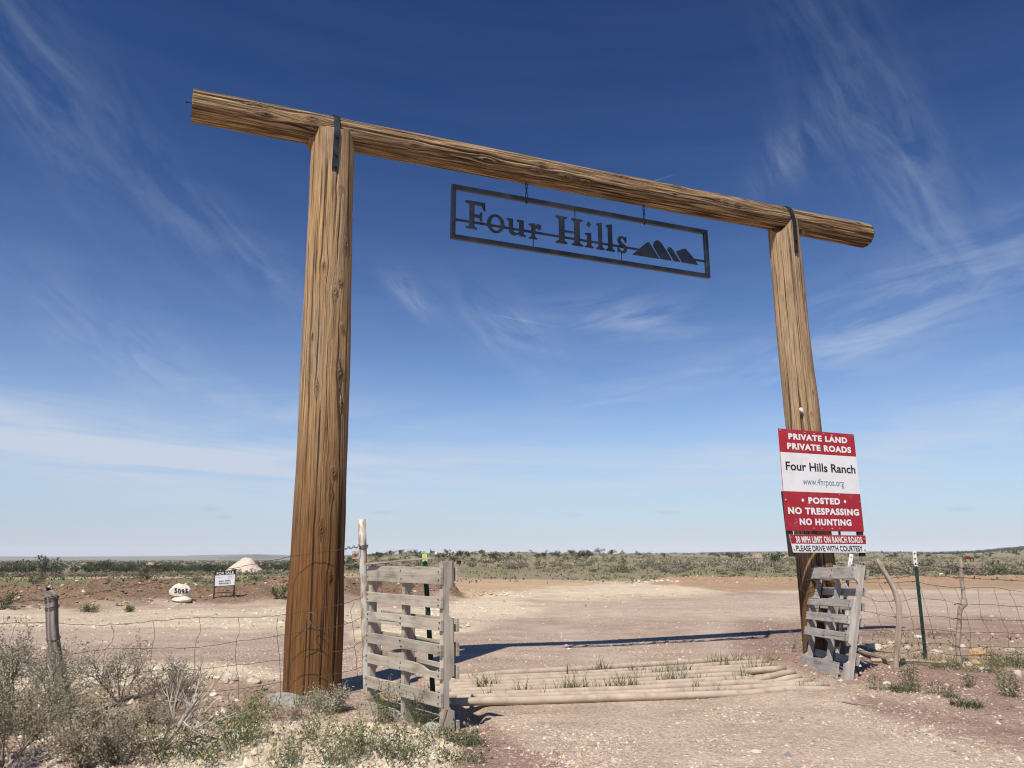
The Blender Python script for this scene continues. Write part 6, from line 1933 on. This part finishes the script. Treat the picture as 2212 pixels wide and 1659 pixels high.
for (n, d0, d1, a0, a1, pw, seed) in ((2600, -1, 0, -46, -14, 0, 71), (6500, 1000, 3450, -46, -10, .2, 72), (3000, 1150, 1850, 29, 46, .3, 79), (190, 215, 330, -17, 12, .5, 73), (34, 90, 200, -14, 6, 0, 74), (1500, 900, 3000, 8, 46, .4, 75), (160, 250, 900, 14, 46, .2, 76)):
    rg = np.random.default_rng(seed)
    u = rg.random(n)
    if d0 < 0:                              # spread evenly down the valley side
        d = np.interp(u ** .8, np.linspace(0, 1, 7), [180, 280, 420, 650, 1000, 1700, 3200])
    else:
        d = (d0 ** (1 + pw) + u * (d1 ** (1 + pw) - d0 ** (1 + pw))) ** (1 / (1 + pw))
    a = np.radians(a0 + (a1 - a0) * rg.random(n))
    x, y = d * np.sin(a), d * np.cos(a)
    dens = sstep(.36, .56, fbm(x / 60 + seed, y / 80, 4, 3))
    keep = (rg.random(n) < .10 + .85 * dens) & (d > 62)
    for q in np.nonzero(keep)[0]:
        s0 = 1.3 + 2.6 * rg.random() ** 1.4
        zt = tz(x[q], y[q])
        if a[q] < -.26:
            s0 = min(s0, max(.6, (CAMH - .0050 * d[q] - zt) * (.40 + .55 * rg.random()) / .95))
        elif d[q] < 340:
            s0 = .7 + .9 * rg.random() ** 1.5
        cand.append((x[q], y[q], s0, int(rg.choice(4, p=[.4, .22, .28, .10])), d[q], a[q]))
cand.sort(key=lambda q: q[4] / q[2])
NAMED = []
JN = ('dark juniper', 'olive juniper', 'blackish juniper', 'bright green juniper')
for (x, y, s_, kd, d, a) in cand:
    if n_ind < 270 and abs(a) < math.radians(35.5):
        NAMED.append((juniper(x, y, s_, kd, None, gJ, .75 + .3 * jr.random(), jr.random() * 6), JN[kd], x, y))
        n_ind += 1
    else:
        rest.append((x, y, s_, kd))
tell_apart(NAMED)
scatter_mass('juniper_wood', rest, [juniper_parts(520 + k, 44, .34, cl) for k, cl in enumerate(JC)], 'far juniper wood covering the valley and the horizon', 'wood', .1)

# ------------------------------------------------------------------ far buildings, tank, cow
def house(px, py, dist, w_px, blocks, label):
    """blocks: (x0, x1, height, y-depth) in metres, flat roofed adobe"""
    a = ray(px, py); hl = math.hypot(a[0], a[1])
    x, y = a[0] / hl * dist, a[1] / hl * dist
    z = tz(x, y)
    root = empty('adobe_house', (x, y, z), label, 'house')
    mm = y * CP / FPX
    for (x0, x1, hh, y0, y1) in blocks:
        V = box_v(x + x0 * mm, x + x1 * mm, y + y0, y + y1, z - 1, z + hh * mm)
        w_ = add('wall', V, box_faces(), M_ADOBE, root)
        n_ = max(1, int((x1 - x0) / 7))
        for k in range(n_):
            cx = x + (x0 + (x1 - x0) * (k + .5) / n_) * mm
            V = box_v(cx - .8 * mm, cx + .8 * mm, y + y0 - .06, y + y0 + .05, z + hh * mm * .30, z + hh * mm * .70)
            add('window', V, box_faces(), M_DARK, w_)
        V = box_v(x + x0 * mm - .1, x + x1 * mm + .1, y + y0 - .1, y + y1 + .1, z + hh * mm, z + hh * mm + .35)
        add('parapet', V, box_faces(), M_ADOBE, w_)
    return root
house(327, 1222, 720, 36, [(-18, -9, 6.5, 0, 8), (-9, 0, 9.0, 1, 9), (0, 5, 7.6, .5, 9), (5, 18, 6.2, 0, 8)], 'tan flat roofed adobe house among junipers in the left valley')
house(1637, 1197, 520, 20, [(-12, -3, 4.5, 0, 8), (-3, 10, 6.5, 1, 9)], 'tan adobe house on the horizon left of the red sign')
house(1688, 1196, 560, 16, [(-9, 9, 5.0, 0, 8)], 'small pale house on the horizon just left of the sign post')
p = G(991, 1219)
mm = p[1] * CP / FPX
tk = empty('water_tank', p, 'black plastic water tank standing in the scrub right of the left pallet', 'water tank')
V, F = tube([p + [0, 0, -.05], p + [0, 0, 7.0 * mm], p + [0, 0, 7.8 * mm]], [5.0 * mm, 5.0 * mm, 3.2 * mm], 20)
add('body', V, F, M_BLACK, tk)
V, F = tube([p + [0, 0, 7.8 * mm], p + [0, 0, 8.5 * mm]], 1.3 * mm, 12)
add('lid', V, F, M_BLACK, tk)
p = G(971, 1219)
sh = empty('low_shed', p, 'low brown shed with a pale roof beside the black water tank', 'shed')
add('wall', box_v(p[0] - 6 * mm, p[0] + 5 * mm, p[1], p[1] + .9, p[2] - .1, p[2] + 4.6 * mm), box_faces(), M_OLDPOST, sh)
V, F = obox(p + [-6.6 * mm, -.08, 4.4 * mm], (12.4 * mm, 0, 1.4 * mm), (0, 1.1, 0), (0, 0, .05))
add('roof', V, F, M_WHITE, sh)
p = G(942, 1201)
mm = p[1] * CP / FPX
V, F = tube([p + [0, 0, -.3], p + [0, 0, 6.2 * mm], p + [0, 0, 7.5 * mm]], [2.4 * mm, 2.4 * mm, 1.2 * mm], 16)
add('white_tank', V, F, M_WHITE, label='tiny white water tank on the low ridge above the left pallet', category='water tank')

def cow(px, py, w_px, label):
    p = G(px, py)
    mm = p[1] * CP / FPX
    L = w_px * mm / 1.25
    bm = bmesh.new()
    pts = {'rump': (-.42, 0, .62), 'hip': (-.30, 0, .66), 'mid': (0, 0, .62), 'sh': (.30, 0, .66), 'neck': (.46, 0, .62), 'head': (.60, 0, .48), 'muz': (.70, 0, .34), 'tail': (-.50, 0, .55), 'tail2': (-.53, 0, .25)}
    rad = {'rump': .13, 'hip': .19, 'mid': .22, 'sh': .20, 'neck': .12, 'head': .085, 'muz': .05, 'tail': .025, 'tail2': .025}
    for n_, x0 in (('f', .28), ('h', -.33)):
        for sd, yy in (('l', .10), ('r', -.10)):
            pts[n_ + sd + '1'] = (x0, yy, .42); rad[n_ + sd + '1'] = .085
            pts[n_ + sd + '2'] = (x0 + (.02 if n_ == 'f' else -.05), yy, .22); rad[n_ + sd + '2'] = .045
            pts[n_ + sd + '3'] = (x0, yy, .02); rad[n_ + sd + '3'] = .04
    for sd, yy in (('l', .11), ('r', -.11)):
        pts['ear' + sd] = (.55, yy, .56); rad['ear' + sd] = .03
    ed = [('rump', 'hip'), ('hip', 'mid'), ('mid', 'sh'), ('sh', 'neck'), ('neck', 'head'), ('head', 'muz'), ('rump', 'tail'), ('tail', 'tail2'), ('head', 'earl'), ('head', 'earr')]
    for n_, j in (('f', 'sh'), ('h', 'hip')):
        for sd in 'lr':
            ed += [(j, n_ + sd + '1'), (n_ + sd + '1', n_ + sd + '2'), (n_ + sd + '2', n_ + sd + '3')]
    names = list(pts)
    me = bpy.data.meshes.new('cow')
    me.from_pydata([pts[k] for k in names], [(names.index(a), names.index(b_)) for a, b_ in ed], [])
    o = bpy.data.objects.new('cow', me); COL.objects.link(o)
    mo = o.modifiers.new('skin', 'SKIN')
    for i, k in enumerate(names):
        me.skin_vertices[0].data[i].radius = (rad[k], rad[k])
    me.skin_vertices[0].data[names.index('mid')].use_root = True
    su = o.modifiers.new('sub', 'SUBSURF'); su.levels = 2; su.render_levels = 2
    dg = bpy.context.evaluated_depsgraph_get()
    m2 = bpy.data.meshes.new_from_object(o.evaluated_get(dg))
    bpy.data.objects.remove(o)
    m2.materials.clear(); m2.materials.append(M_COW)
    c = bpy.data.objects.new('cow', m2); COL.objects.link(c)
    c.location = p; c.scale = (L, L, L); c.rotation_euler = (0, 0, math.radians(-25))
    tag(c, label, 'cow')
cow(2092, 1215, 20, 'dark red brown cow grazing far out in the scrub at right')

# contrails high above
def contrail(px0, py0, px1, py1, alt, r, label):
    d0, d1 = ray(px0, py0), ray(px1, py1)
    P0, P1 = d0 * (alt / d0[2]), d1 * (alt / d1[2])
    n = 40
    P = P0[None] * (1 - np.linspace(0, 1, n)[:, None]) + P1[None] * np.linspace(0, 1, n)[:, None]
    rr = r * (.25 + .75 * np.sin(np.linspace(.12, math.pi - .05, n)) ** .7)
    V, F = tube(P, rr, 8)
    g_ = np.zeros((len(V), 3)); g_[:n * 8, 0] = np.repeat(np.linspace(0, 1, n), 8)
    add('contrail', V, F, M_TRAIL, grain=g_, label=label, category='contrail', smooth=True)
M_TRAIL, t_, p_ = material('contrail_ice')
fd = t_.n('ShaderNodeSeparateXYZ', {0: attr(t_, 'grain', 'Vector')}).outputs[0]
alpha = t_.m('MULTIPLY', t_.ramp(fd, [(0, .01), (.25, .09), (.8, .04), (1, .0)]), t_.ramp(t_.noise(t_.n('ShaderNodeTexCoord').outputs['Object'], .004, 3), [(.3, .4), (.7, 1)]))
trn = t_.n('ShaderNodeBsdfTransparent'); dif = t_.n('ShaderNodeBsdfDiffuse', {'Color': (.9, .9, .9, 1)})
trl = t_.n('ShaderNodeBsdfTranslucent', {'Color': (.9, .9, .9, 1)})
addn = t_.n('ShaderNodeMixShader', {0: .5, 1: dif.outputs[0], 2: trl.outputs[0]})
mx_ = t_.n('ShaderNodeMixShader', {0: alpha, 1: trn.outputs[0], 2: addn.outputs[0]})
t_.link(mx_.outputs[0], t_.t.nodes['Material Output'].inputs[0])
contrail(1050, 677, 1232, 711, 6000, 22, 'short white contrail in mid sky between the gate posts')
contrail(1405, 393, 1462, 376, 7000, 14, 'faint contrail just above the log beam at right')
contrail(2022, 711, 2105, 694, 6000, 18, 'faint contrail at the right edge right of the gate')
